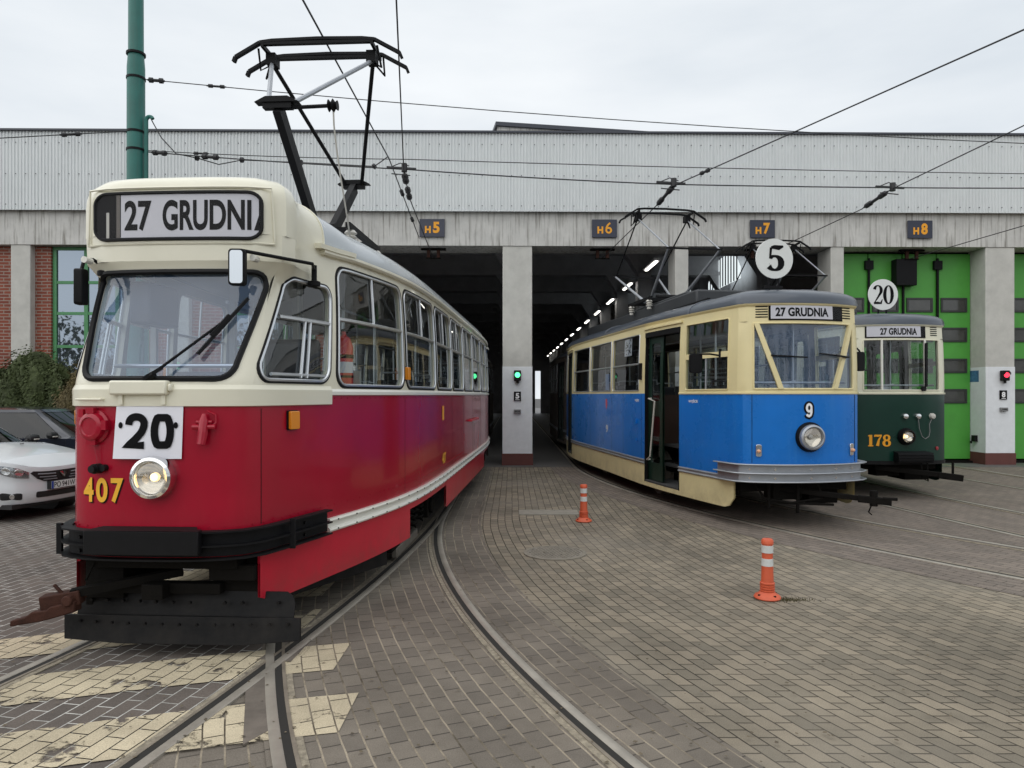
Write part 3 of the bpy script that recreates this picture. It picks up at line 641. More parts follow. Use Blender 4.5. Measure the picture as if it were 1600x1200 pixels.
# ---------------------------------------------------------------- hull: curved body plan with windows cut in real openings
def catmull(P, n=8):
    o = []
    for i in range(len(P) - 1):
        p0 = P[max(0, i - 1)]; p1 = P[i]; p2 = P[i + 1]; p3 = P[min(len(P) - 1, i + 2)]
        if i == 0: p0 = (-p1[0] - (p2[0] - 2 * p1[0]) if p1[0] == 0 else p1[0], p1[1])
        if i == 0 and p1[0] == 0: p0 = (-p2[0], p2[1])
        if i == len(P) - 2 and p2[0] == 0: p3 = (-p1[0], p1[1])
        for k in range(n):
            t = k / n
            o.append(tuple(.5 * (2 * p1[a] + (p2[a] - p0[a]) * t + (2 * p0[a] - 5 * p1[a] + 4 * p2[a] - p3[a]) * t * t + (3 * p1[a] - p0[a] - 3 * p2[a] + p3[a]) * t ** 3) for a in (0, 1)))
    o.append(P[-1]); return o
class Hull:
    def __init__(s, pts, prof=lambda T, z: 0, rake=lambda y, z: 0, smooth=True):
        s.pl = catmull(pts) if smooth else pts; s.cum = [0]
        for a, b in zip(s.pl, s.pl[1:]): s.cum.append(s.cum[-1] + math.dist(a, b))
        s.L = s.cum[-1]; s.prof = prof; s.rake = rake; s.len = s.pl[-1][1]
    def P(s, T):
        sg = 1 if T >= 0 else -1; a = min(abs(T), s.L - 1e-6)
        import bisect
        i = max(0, min(len(s.cum) - 2, bisect.bisect_right(s.cum, a) - 1))
        f = (a - s.cum[i]) / (s.cum[i + 1] - s.cum[i]); p, q = s.pl[i], s.pl[i + 1]
        def tan(j):
            a0 = s.pl[max(0, j - 1)]; a1 = s.pl[min(len(s.pl) - 1, j + 1)]
            if j == 0: return (1, 0)
            if j == len(s.pl) - 1: return (-1, 0)
            d = math.dist(a0, a1); return ((a1[0] - a0[0]) / d, (a1[1] - a0[1]) / d)
        t0, t1 = tan(i), tan(i + 1); tx = t0[0] + (t1[0] - t0[0]) * f; ty = t0[1] + (t1[1] - t0[1]) * f; l = math.hypot(tx, ty) or 1
        x = p[0] + (q[0] - p[0]) * f; y = p[1] + (q[1] - p[1]) * f
        return sg * x, y, sg * ty / l, -tx / l
    def Ts(s, y):
        for i in range(len(s.pl) - 1):
            if s.pl[i + 1][1] >= y and s.pl[i][1] <= y and s.pl[i + 1][1] > s.pl[i][1]: return s.cum[i] + (y - s.pl[i][1]) / (s.pl[i + 1][1] - s.pl[i][1]) * (s.cum[i + 1] - s.cum[i])
        return s.L
    def pos(s, T, z, off=0):
        x, y, nx, ny = s.P(T); o = off + s.prof(y, z)
        return (x + nx * o, y + ny * o + s.rake(y, z), z)
    def wall(s, b, T0, T1, z0, z1, off=0, dt=.12, dz=.25):
        n = max(1, int(abs(T1 - T0) / dt)); m = max(1, int((z1 - z0) / dz))
        b.grid(lambda u, v: s.pos(T0 + (T1 - T0) * u, z0 + (z1 - z0) * v, off), n, m)
    def cell(s, bo, bi, T0, T1, z0, z1, hole, th=.045):
        """wall cell with an opening; returns nothing"""
        cx = sum(h[0] for h in hole) / len(hole); cz = sum(h[1] for h in hole) / len(hole)
        outer = []
        for (a, c) in hole:
            dx, dz = a - cx, c - cz; k = 1e9
            if dx > 1e-9: k = min(k, (T1 - cx) / dx)
            if dx < -1e-9: k = min(k, (T0 - cx) / dx)
            if dz > 1e-9: k = min(k, (z1 - cz) / dz)
            if dz < -1e-9: k = min(k, (z0 - cz) / dz)
            outer.append([cx + dx * k, cz + dz * k])
        for q in ((T0, z0), (T1, z0), (T1, z1), (T0, z1)):
            i = min(range(len(outer)), key=lambda j: math.dist(outer[j], q)); outer[i] = list(q)
        n = len(hole)
        for bb, off in ((bo, 0), (bi, -th)):
            R = 3; vs = []
            for r in range(R + 1):
                for h, o in zip(hole, outer): vs.append(s.pos(h[0] + (o[0] - h[0]) * r / R, h[1] + (o[1] - h[1]) * r / R, off))
            bb.add(vs, [(r * n + i, r * n + (i + 1) % n, (r + 1) * n + (i + 1) % n, (r + 1) * n + i) for r in range(R) for i in range(n)])
        vs = [s.pos(a, c, 0) for a, c in hole] + [s.pos(a, c, -th) for a, c in hole]
        bo.add(vs, [(i, (i + 1) % n, n + (i + 1) % n, n + i) for i in range(n)])
    def pane(s, b, hole, off=-.015):
        cx = sum(h[0] for h in hole) / len(hole); cz = sum(h[1] for h in hole) / len(hole); n = len(hole); vs = []
        K = (1, .8, .6, .4, .2)
        for k in K: vs += [s.pos(cx + (a - cx) * k, cz + (c - cz) * k, off) for a, c in hole]
        vs.append(s.pos(cx, cz, off)); c = len(vs) - 1
        b.add(vs, [(r * n + i, r * n + (i + 1) % n, (r + 1) * n + (i + 1) % n, (r + 1) * n + i) for r in range(len(K) - 1) for i in range(n)] + [((len(K) - 1) * n + i, (len(K) - 1) * n + (i + 1) % n, c) for i in range(n)])
    def gasket(s, b, hole, r=.013, off=.0, n=6): b.tube([s.pos(a, c, off) for a, c in hole], r, n, closed=True)
    def sweep(s, b, T0, T1, prof, dt=.1, cap=True):
        n = max(2, int(abs(T1 - T0) / dt)); k = len(prof); vs = []
        for i in range(n + 1):
            T = T0 + (T1 - T0) * i / n; vs += [s.pos(T, z, o) for o, z in prof]
        f = [(i * k + j, i * k + (j + 1) % k, (i + 1) * k + (j + 1) % k, (i + 1) * k + j) for i in range(n) for j in range(k)]
        if cap: f += [tuple(range(k)), tuple(range(n * k, n * k + k))]
        b.add(vs, f)
    def roof(s, b, z0, h, pf, ys, T0, T1, dt=.12, off=0, na=14, mid=(.9, .9)):
        n = int((T1 - T0) / dt)
        def fn(u, v):
            T = T0 + (T1 - T0) * u; x, y, _ = s.pos(T, z0, off); p = pf(y); a = v * pi / 2
            k = abs(cos(a)) ** (2 / p) if v < 1 else 0; zf = sin(a) ** (2 / p)
            t = min(max(y, mid[0]), s.len - mid[1])
            return (x * k, t + (y - t) * k, z0 + h * zf)
        b.grid(fn, n, na)
def rect(T0, T1, z0, z1): return [(T0, z0), (T1, z0), (T1, z1), (T0, z1)]
def wheel(par, x, y, r=.33, name='wheel'):
    b = MB(); sg = 1 if x > 0 else -1
    b.lathe([(0, 0), (r * .35, 0), (r * .4, sg * .02), (r * .75, sg * .0), (r * .82, sg * .035), (r, sg * .035), (r, -sg * .06), (r * 1.08, -sg * .07), (r * 1.08, -sg * .09), (0, -sg * .09)], (x, y, r + .017), 'x', 28)
    w = b.build(name, 'wheel', par)
    b = MB(); b.lathe([(0, sg * .03), (.07, sg * .03), (.09, 0)], (x, y, r + .017), 'x', 14); b.build('hub', 'dark', w)
def lamp(par, fn, r, name='headlight', ringm='chrome', lit=True, depth=.08, housing=None):
    """fn(x, z, out) local frame on the body"""
    def L3(prof, n=32):
        b = MB(); vs = [fn(rr * cos(2 * pi * t / n), rr * sin(2 * pi * t / n), o) for rr, o in prof for t in range(n)]
        f = [(j * n + t, j * n + (t + 1) % n, (j + 1) * n + (t + 1) % n, (j + 1) * n + t) for j in range(len(prof) - 1) for t in range(n)]
        b.add(vs, f); return b
    h = L3([(r * 1.02, -.05), (r * 1.06, depth * .5), (r * 1.0, depth), (r * .86, depth * 1.12), (r * .78, depth * .9), (r * .78, depth * .6)]).build(name, ringm, par)
    if housing: L3([(r * 1.22, -.03), (r * 1.22, .02), (r * 1.12, .05), (r * 1.03, .05)]).build('housing', housing, h)
    L3([(r * .78, depth * .62), (r * .6, depth * .35), (r * .35, depth * .2), (.001, depth * .16)]).build('reflector', 'reflector', h)
    L3([(r * .16, depth * .2), (r * .2, depth * .32), (r * .1, depth * .5), (.001, depth * .52)], 12).build('bulb', M['bulb'] if lit else M['porc'], h)
    L3([(r * .79, depth * .85), (r * .6, depth * 1.1), (r * .3, depth * 1.22), (.001, depth * 1.25)]).build('lens', 'lens', h)
    return h
def panto(par, base, m1='black', m2='steel', zk=4.0, zh=5.0, dyk=1.1, wh=1.62, yoff=0, rr=.022, z0=3.25, wk=.26, wbase=.3, heavy=True, lower=.0):
    """diamond current collector; base=(x,y) local"""
    t = thing('pantograph', (base[0], base[1], 0), 0, None, None)
    for k in ('label', 'category', 'group'):
        if k in t: del t[k]
    t.parent = par
    hw = wh / 2; hx = wh * .325
    for dy in (-.165, .165):
        b = MB(); prof = [(-hw, -.16), (-hw + .02, -.11), (-hx - .03, .035), (-hx + .1, .05), (0, .06), (hx - .1, .05), (hx + .03, .035), (hw - .02, -.11), (hw, -.16)]
        for i in range(len(prof) - 1): b.bar((prof[i][0], dy, zh + prof[i][1]), (prof[i + 1][0], dy, zh + prof[i + 1][1]), .05 if heavy else .035, .03)
        if heavy: b.bar((-hx, dy, zh + .02), (hx, dy, zh + .02), .045, .03)
        b.build('collector_head', m1, t)
    for sx in (-1, 1):
        b = MB(); b.bar((sx * hx, -.19, zh + .0), (sx * hx, .19, zh + .0), .03, .04); b.tube([(sx * (hx + .05), -.16, zh - .02), (sx * (hx + .07), -.05, zh - .2), (sx * (hx - .03), 0, zh - .12), (sx * (hx + .07), .1, zh - .22), (sx * (hx + .04), .16, zh)], .012, 6)
        b.box((sx * (hx - .04), 0, zh - .08), (.1, .14, .12)); b.build('head_spring', m1, t)
    for sy in (-1, 1):
        b = MB(); b.bar((-wk, sy * dyk, zk), (wk, sy * dyk, zk), .07 if heavy else .03, .06 if heavy else .03)
        if heavy: b.prism([(-.2, .02), (-.1, .07), (.1, .07), (.2, .02)], lambda a, c, d: (a, sy * dyk + d, zk + c), -.05, .05)
        k = b.build('knee_bar', m1, t)
        for sx in (-1, 1):
            b = MB(); b.tube([(sx * (wk - .04), sy * dyk, zk), (sx * (hx - .03), 0, zh - .1)], rr, 8); b.build('upper_arm', m2 if sy < 0 else m1, t)
        if heavy:
            b = MB(); b.bar((0, sy * dyk, zk - .02), (0, sy * .18, z0), .13, .07, (1, 0, 0)); b.build('lower_arm', m1, t)
        else:
            for sx in (-1, 1):
                b = MB(); b.tube([(sx * (wk - .03), sy * dyk, zk), (sx * wbase, sy * .15, z0)], [.02, .03], 8); b.build('lower_arm', m2, t)
    b = MB(); b.bar((-.45, -.35, z0 - .02), (.45, -.35, z0 - .02), .06, .07); b.bar((-.45, .35, z0 - .02), (.45, .35, z0 - .02), .06, .07)
    for sx in (-.45, .45): b.bar((sx, -.6, z0 - .02), (sx, .6, z0 - .02), .05, .06)
    b.tube([(-.2, -.2, z0 + .05), (.2, -.2, z0 + .05)], .05, 8); b.tube([(-.2, .2, z0 + .05), (.2, .2, z0 + .05)], .05, 8)
    if heavy:
        for k in range(7): b.lathe([(.045, .02 * k - .0), (.065, .02 * k + .008), (.045, .02 * k + .018)], (.1, .15, z0 + .03), 'y', 10)
    b.build('base_frame', m1, t)
    for sx in (-.45, .45):
        for yy in (-.5, .5):
            b = MB(); b.lathe([(.04, -.22), (.04, -.18), (.065, -.16), (.04, -.14), (.065, -.12), (.04, -.1), (.065, -.08), (.04, -.05)], (sx, yy, z0), 'z', 12); b.build('insulator', 'porc', t)
    return t
# ---------------------------------------------------------------- shared tram fittings
def seat(par, x, y, z, m='seatr', face=1):
    b = MB(); b.box((x, y, z + .42), (.42, .40, .06)); s_ = b.build('seat', m, par, bev=.015)
    b = MB(); b.box((x, y + face * .2, z + .72), (.42, .05, .52)); b.build('backrest', m, s_, bev=.02)
    b = MB(); b.bar((x, y, z), (x, y, z + .4), .06, .2); b.tube([(x - .19, y + face * .2, z + .9), (x - .17, y + face * .2, z + 1.06), (x + .17, y + face * .2, z + 1.06), (x + .19, y + face * .2, z + .9)], .014, 6); b.build('seat_frame', 'alu', s_)
def mirror(par, p, arm, w, h, rz=0, face='mirrorg'):
    """mirror head at p, arm = list of points ending near p"""
    b = MB(); b.tube(arm, .012, 8); q = Vector(arm[0]); b.lathe([(.02, -.06), (.045, -.06), (.045, -.03), (.02, -.02), (.02, .09), (0, .09)], tuple(q), 'z', 12); a = b.build('mirror_arm', 'black', par)
    m = Matrix.Rotation(rz, 4, 'Z'); pl = rrect(-w / 2, w / 2, -h / 2, h / 2, min(w, h) * .22)
    b = MB(); b.prism(pl, lambda u, v, d: tuple(Vector(p) + m @ Vector((u, d, v))), -.012, .045); o = b.build('mirror', 'black', par, bev=.006)
    pl = rrect(-w / 2 + .012, w / 2 - .012, -h / 2 + .012, h / 2 - .012, min(w, h) * .18)
    b = MB(); b.prism(pl, lambda u, v, d: tuple(Vector(p) + m @ Vector((u, d, v))), -.016, -.0125); b.build('mirror_glass', face, o)
# ---------------------------------------------------------------- red tram
red = thing('tram', (-2.27, 4.42, 0), -.055, 'large red and cream tram at the left with paper number 20 and gold number 407', 'tram', 'vintage trams lined up before the depot')
def rk(y, z): 
    a = min(1, max(0, (z - 1.78) / .76)); return .34 * a * max(0, 1 - y / 1.25) ** .8
H = Hull([(0, 0), (.3, .015), (.5, .07), (.595, .15), (.655, .3), (.715, .5), (.83, .9), (.97, 1.4), (1.10, 2.0), (1.185, 2.7), (1.225, 3.6), (1.235, 5), (1.235, 8.5), (1.2, 10.2), (1.1, 11.4), (.9, 12.5), (.78, 12.9), (.5, 13.12), (0, 13.2)],
         prof=lambda y, z: -.05 * max(0, (z - 1.7) / 1.08) ** 2 * min(1, y) + .125 * min(1, max(0, (z - 2.48) / .13)) * math.exp(-((y - .20) / .20) ** 2), rake=rk)
Ts = H.Ts; ZG = 2.78
bo = MB(); bi = MB()
ws = rrect(-.51, .51, 1.80, 2.53, .11, sk=.10, skt=-.10)
CB = .637
H.cell(bo, bi, -CB, CB, 1.73, 2.60, ws)
H.wall(bo, -CB, CB, 2.60, ZG); H.wall(bi, -CB, CB, 2.60, ZG, -.045)
Tc = Ts(1.0)
cw = lambda sg: [(sg * a, z) for a, z in rrect(.662, Tc - .075, 1.80, 2.52, .11, skt=.11)]
ys = [1.0, 2.27, 3.56, 4.77, 5.97, 7.17, 8.47, 9.67, 10.87, 12.2]
holes = []
for sg in (-1, 1):
    T0, T1 = (CB, Tc) if sg > 0 else (-Tc, -CB)
    H.cell(bo, bi, T0, T1, 1.73, 2.60, cw(sg)); H.wall(bo, T0, T1, 2.60, ZG); H.wall(bi, T0, T1, 2.60, ZG, -.045)
    for a, c in zip(ys, ys[1:]):
        A, B = Ts(a), Ts(c); h = [(sg * p, q) for p, q in rrect(A + .05, B - .05, 1.775, 2.69, .11)]
        if sg < 0: A, B = -B, -A
        H.cell(bo, bi, A, B, 1.73, ZG, h); holes.append((sg, h))
    A, B = Ts(12.2), H.L - .001; h = [(sg * p, q) for p, q in rrect(A + .12, B - .03, 1.8, 2.6, .1)]
    if sg < 0: A, B = -B, -A
    H.cell(bo, bi, A, B, 1.73, ZG, h); holes.append((sg, h))
bo.build('window_band', 'cream', red, ang=30)
H.wall(bi, -H.L + .001, H.L - .001, .68, 1.73, -.045); bi.build('interior_lining', 'inner', red)
# red lower body
b = MB(); H.wall(b, -H.L + .001, H.L - .001, .66, 1.731, 0, dt=.1, dz=.2); b.build('body', 'red', red)
b = MB(); Tl = Ts(.95); H.sweep(b, -Tl, Tl, [(0, 1.625), (.018, 1.63), (.02, 1.735), (.004, 1.765), (0, 1.735)]); b.build('cream_ledge', 'cream', red, ang=25)
for sg in (-1, 1):
    a, c = sorted((sg * Tl, sg * (H.L - .01))); b = MB(); H.sweep(b, a, c, [(0, 1.695), (.018, 1.70), (.02, 1.725), (.006, 1.745), (0, 1.74)]); b.build('belt_trim', 'white', red, ang=25)
    a, c = sorted((sg * Ts(.90), sg * Ts(12.9))); b = MB(); H.sweep(b, a, c, [(0, .672), (.03, .672), (.038, .685), (.03, .70), (.016, .708), (.016, .735), (.03, .742), (.038, .757), (.03, .772), (0, .772)]); b.build('side_trim', 'white', red, ang=30)
    b = MB()
    for k in range(46):
        T = sg * (Ts(1.0) + k * .26)
        if abs(T) > Ts(12.6): break
        for z in (.688, .757): 
            p = H.pos(T, z, .038); q = H.pos(T, z, .043); b.cyl(p, q, .006, 6)
    b.build('trim_screws', 'dark', red)
    # skirt with openings over the bogies
    for y0, y1 in ((.33, 2.42), (4.25, 9.2), (11.0, 12.6)):
        A = Ts(y0) if y0 > .4 else .69; B = Ts(y1); n = int((B - A) / .12); b = MB()
        for off in (0, -.02):
            vs = []; m_ = 6
            for j in range(m_ + 1):
                for i in range(n + 1):
                    T = A + (B - A) * i / n; zb = .33; fr = min(T - A, B - T)
                    if y0 > .4 and T - A < .1: zb = .33
                    if y0 < .4 and T - A < .12: zb = .33 + .05 * (1 - (T - A) / .12)
                    if B - T < .12 and y1 < 5: zb = .33
                    vs.append(H.pos(sg * T, zb + (.668 - zb) * j / m_, off))
            w = n + 1; b.add(vs, [(j * w + i, j * w + i + 1, (j + 1) * w + i + 1, (j + 1) * w + i) for j in range(m_) for i in range(n)])
        b.build('skirt', 'redskirt', red, recalc=False)
    a, c = sorted((sg * .69, sg * Ts(12.6))); b = MB(); H.sweep(b, a, c, [(-.022, .60), (-.002, .60), (-.002, .671), (-.022, .671)]); b.build('sill', 'redskirt', red)
# roof
pf = lambda y: 2.15 + 6.5 * max(0, 1 - y / 1.6) ** 1.7 if y < 7 else 2.15 + 2 * max(0, 1 - (H.len - y) / 1.6)
Tcap = Ts(.86)
b = MB(); H.roof(b, ZG, .43, pf, None, -Tcap, Tcap, mid=(.92, 1.5)); b.build('roof_front_cap', 'cream', red)
for sg in (-1, 1):
    a, c = sorted((sg * Tcap, sg * (H.L - .001))); b = MB(); H.roof(b, ZG, .43, pf, None, a, c, mid=(.92, 1.5)); 
    if sg < 0: rb = b
    else: rb.add(b.v, b.f)
rb.build('roof', 'roofs', red)
b = MB(); 
cs = []
for sg in (-1, 1):
    seam = []
    for k in range(15):
        a = k / 14 * pi / 2; x, y, _ = H.pos(sg * Tcap, ZG, 0); p = pf(y); kk = cos(a) ** (2 / p) if k < 14 else 0; zf = sin(a) ** (2 / p); t = .92
        seam.append((x * kk, t + (y - t) * kk, ZG + .43 * zf))
    b.tube(seam, .009, 6)
b.build('roof_seam', 'cream', red)
for sg in (-1, 1):
    a, c = sorted((sg * Ts(.80), sg * Ts(12.8))); b = MB(); H.sweep(b, a, c, [(-.01, 2.765), (.03, 2.765), (.045, 2.78), (.045, 2.80), (.03, 2.795), (-.01, 2.80)]); b.build('gutter', 'cream', red)
    a, c = sorted((sg * Ts(.72), sg * Ts(1.3))); b = MB(); H.sweep(b, a, c, [(.0, 2.80), (.055, 2.80), (.06, 2.835), (.0, 2.84)]); b.build('drip_rail', 'cream', red)
# windows: sub-frames and panes
def window(par, Hh, h, fm='alu', gm='glass', bar=None, name='side_window', r=.012, vbar=None, rub=True, sg=1, off=0):
    b = MB(); Hh.gasket(b, h, r, .002)
    xs = [p[0] for p in h]; zs_ = [p[1] for p in h]; a, c = min(xs), max(xs); z0, z1 = min(zs_), max(zs_)
    if bar:
        n = 6; b.tube([Hh.pos(a + (c - a) * i / n, bar, -.006) for i in range(n + 1)], .016, 6)
    w = b.build(name, fm, par)
    if vbar:
        b = MB()
        for (T, za, zb) in vbar: b.tube([Hh.pos(T, za, -.008), Hh.pos(T, (za + zb) / 2, -.008), Hh.pos(T, zb, -.008)], .012, 6)
        b.build('mullion', fm, w)
    b = MB(); Hh.pane(b, h, -.02); b.build('pane', gm, w)
    if rub:
        cx = (a + c) / 2; cz = (z0 + z1) / 2
        b = MB(); Hh.gasket(b, [(cx + (p - cx) * 1.035, cz + (q - cz) * 1.035) for p, q in h], r * .9, .0); b.build('rubber_seal', 'rubber', w)
    return w
for i, (sg, h) in enumerate(holes):
    a = min(p[0] for p in h); c = max(p[0] for p in h)
    vb = [((a + c) / 2, 2.30, 2.68)] if (i % 10) < 9 else None
    window(red, H, h, bar=2.29, vbar=vb)
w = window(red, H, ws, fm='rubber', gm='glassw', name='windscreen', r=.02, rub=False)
for sg in (-1, 1):
    w = window(red, H, cw(sg), bar=None, name='cab_window', r=.013, vbar=None)
    tm = .735 + (Tc - .81) * .52
    b = MB(); 
    b.tube([H.pos(sg * T, 2.24, -.004) for T in (.78, .9, 1.05, 1.2, Tc - .085)], .017, 6)
    for T in (tm, tm + .07): b.tube([H.pos(sg * T, z, -.004) for z in (1.82, 2.0, 2.24)], .012, 6)
    b.tube([H.pos(sg * T, 1.84, -.004) for T in (.78, .9, 1.05, Tc - .1)], .012, 6)
    b.build('sliding_frame', 'alu', w)
# destination display, let into the front cap
def fc(a, c, o):
    x, y, z = H.pos(a, 2.72, .0); return (x, y - o, c)
i_ = rrect(-.545, .545, 2.745, 3.055, .075)
b = MB(); b.tube([fc(a, c, .006) for a, c in i_], .012, 6, closed=True); dsp = b.build('destination_box', 'rubber', red)
b = MB(); pl = [(-.60, 2.715), (.60, 2.715), (.585, 3.09), (-.585, 3.09)]
q = []
for i in range(4):
    a0, a1 = pl[i], pl[(i + 1) % 4]; q += [(a0[0] + (a1[0] - a0[0]) * k / 10, a0[1] + (a1[1] - a0[1]) * k / 10) for k in range(10)]
b.tube([fc(a, c, .0) for a, c in q], .008, 5, closed=True); b.build('moulding', 'cream', dsp)
def pstrip(x0, x1, z0, z1, o, nm, m_, par=dsp, k=12):
    b = MB(); b.grid(lambda u, v: fc(x0 + (x1 - x0) * u, z0 + (z1 - z0) * v, o), k, 2); return b.build(nm, m_, par)
def pshape(pts, o, nm, m_):
    cz = 2.9; b = MB(); n = len(pts); vs = [fc(a * k, cz + (c - cz) * k, o) for k in (1, .75, .5, .25) for a, c in pts] + [fc(0, cz, o)]
    b.add(vs, [(r * n + i, r * n + (i + 1) % n, (r + 1) * n + (i + 1) % n, (r + 1) * n + i) for r in range(3) for i in range(n)] + [(3 * n + i, 3 * n + (i + 1) % n, 4 * n) for i in range(n)]); return b.build(nm, m_, dsp)
pshape(i_, .002, 'back_panel', 'ink')
pstrip(-.37, .53, 2.752, 3.048, .004, 'roll', 'roll')
pstrip(-.47, -.45, 2.75, 2.93, .005, 'roll_guide', 'inner'); pstrip(-.40, -.375, 2.75, 3.05, .006, 'roll_guide', 'innerd')
text('lettering', '27', 'ink', dsp, lambda a, c: fc(-.345 + a, 2.80 + c, .0055), .185, .205, .03)
text('lettering', 'GRUDNI', 'ink', dsp, lambda a, c: fc(-.085 + a, 2.80 + c, .0055), .575, .205, .03)
b = MB(); b.add([fc(.505, 2.80, .0055), fc(.532, 2.80, .0055), fc(.537, 2.86, .0055), fc(.537, 2.93, .0055)], [(0, 1, 2, 3)]); b.build('lettering', 'ink', dsp, smooth=False)
pshape(i_, .010, 'pane', 'glassd')
# ledge box, small handle, wiper
b = MB(); b.bx(-.24, .13, -.055, .03, 1.70, 1.79); b.bx(.13, .155, -.045, .01, 1.72, 1.77); lb = b.build('wiper_motor_box', 'cream', red, bev=.012)
b = MB(); b.bx(-.19, -.165, -.03, -.018, 1.64, 1.70); b.bx(.085, .11, -.03, -.018, 1.64, 1.70); b.build('bracket', 'cream', lb)
b = MB(); b.tube([H.pos(-.50, 1.672, .022), H.pos(-.50, 1.672, .04), H.pos(-.30, 1.672, .04), H.pos(-.30, 1.672, .022)], .007, 6); b.build('hand_rail', 'cream', red)
p0 = H.pos(-.02, 1.80, .03); p1 = H.pos(.37, 2.16, .045)
b = MB(); b.tube([H.pos(-.02, 1.785, .0), p0, H.pos(.04, 1.83, .05)], .022, 8); b.bar(H.pos(-.02, 1.80, .05), H.pos(.08, 1.87, .05), .03, .02); b.tube([H.pos(.06, 1.86, .05), p1], .009, 6)
wp = b.build('wiper_arm', 'black', red)
b = MB(); b.bar(H.pos(.27, 1.96, .03), H.pos(.50, 2.34, .03), .028, .02); b.bar(H.pos(.33, 2.08, .045), H.pos(.41, 2.22, .045), .03, .02); b.build('wiper_blade', 'rubber', wp)
# headlight, fittings on the nose
lamp(red, lambda x, z, o: H.pos(x + .035, 1.185 + z, o), .128, lit=True, depth=.07)
b = MB(); c0 = lambda x, z, o: H.pos(-.375 + x, 1.50 + z, o)
def ringed(prof, fn, n=26):
    bb = MB(); vs = [fn(r * cos(2 * pi * t / n), r * sin(2 * pi * t / n), o) for r, o in prof for t in range(n)]
    bb.add(vs, [(j * n + t, j * n + (t + 1) % n, (j + 1) * n + (t + 1) % n, (j + 1) * n + t) for j in range(len(prof) - 1) for t in range(n)]); return bb
b = ringed([(.108, -.01), (.108, .012), (.092, .02), (.085, .05), (.078, .055), (.06, .058), (.055, .05), (.001, .05)], c0)
b.box(H.pos(-.375, 1.60, .03), (.05, .05, .035)); b.box(H.pos(-.45, 1.585, .03), (.03, .04, .05)); b.box(H.pos(-.375, 1.405, .03), (.06, .03, .04)); b.box(H.pos(-.28, 1.51, .03), (.03, .04, .06))
so_ = b.build('power_socket', 'red', red, ang=30)
b = MB(); b.tube([H.pos(-.365, 1.39, .03), H.pos(-.35, 1.30, .02), H.pos(-.345, 1.22, .02)], .004, 5); b.build('chain', 'red', so_)
b = MB(); b.cyl(H.pos(-.345, 1.235, .0), H.pos(-.345, 1.235, .05), .032, 12); b.cyl(H.pos(-.30, 1.24, .0), H.pos(-.30, 1.24, .035), .022, 10); b.cyl(H.pos(-.345, 1.235, .05), H.pos(-.345, 1.235, .07), .024, 12); b.build('rubber_plug', 'rubber', red)
b = MB(); b.tube([H.pos(.345, 1.58, .03), H.pos(.345, 1.54, .04), H.pos(.342, 1.46, .045), H.pos(.335, 1.39, .06)], [.014, .028, .03, .026], 10); b.cyl(H.pos(.28, 1.50, .04), H.pos(.41, 1.50, .04), .016, 8); b.cyl(H.pos(.30, 1.53, .03), H.pos(.39, 1.53, .03), .012, 8)
b.tube([H.pos(.36, 1.6, .02), H.pos(.41, 1.575, .03), H.pos(.415, 1.53, .03), H.pos(.39, 1.5, .03)], .006, 6); b.build('brake_valve', 'red', red)
for z in (0,):
    for (dx, dz, m_, o) in ((.008, -.008, 'ink', .002), (0, 0, 'gold', .004)):
        x0 = -.475
        text('fleet_number' if m_ == 'gold' else 'number_shadow', '4', m_, red, lambda a, c: H.pos(-.475 + a + dx, 1.02 + c + dz, o), .085, .155, .03)
        text('fleet_number' if m_ == 'gold' else 'number_shadow', '0', m_, red, lambda a, c: H.pos(-.37 + a + dx, 1.02 + c + dz, o), .085, .155, .03)
        text('fleet_number' if m_ == 'gold' else 'number_shadow', '7', m_, red, lambda a, c: H.pos(-.262 + a + dx, 1.02 + c + dz, o), .085, .155, .03)
# amber lamps
def amber(T, z, w, h, d=.035, back=True):
    b = MB(); b.grid(lambda u, v: H.pos(T + (u - .5) * w * (1 - .0 * v), z + (v - .5) * h, d), 2, 4)
    vs = []; R = rrect(-w / 2, w / 2, -h / 2, h / 2, .012)
    b = MB(); b.prism(R, lambda a, c, o: H.pos(T + a, z + c, o), .012, d); o = b.build('indicator_lamp', 'amber', red, bev=.004)
    b = MB(); b.prism(rrect(-w / 2 - .006, w / 2 + .006, -h / 2 - .006, h / 2 + .006, .012), lambda a, c, o_: H.pos(T + a, z + c, o_), 0, .0118); b.build('lamp_base', 'rubber', o)
amber(Ts(.50), 1.525, .10, .125); amber(-Ts(.3), 1.55, .06, .10); amber(Ts(2.27), 1.90, .06, .12, .05); amber(-Ts(2.27), 1.90, .06, .12, .05)
# small lettering far along the side
for dz, t_, hh in ((1.40, '1', .17), (.88, '407', .13)):
    text('side_lettering', t_, 'gold', red, lambda a, c: H.pos(Ts(3.95) + a, dz + c, .004), .12 if len(t_) < 2 else .26, hh, .03)
b = MB(); b.bar(H.pos(Ts(6.6), 1.30, .03), H.pos(Ts(7.7), 1.30, .03), .03, .03); b.cyl(H.pos(Ts(6.6), 1.30, 0), H.pos(Ts(6.6), 1.30, .03), .015, 6); b.cyl(H.pos(Ts(7.7), 1.30, 0), H.pos(Ts(7.7), 1.30, .03), .015, 6); b.build('side_rail', 'redskirt', red)
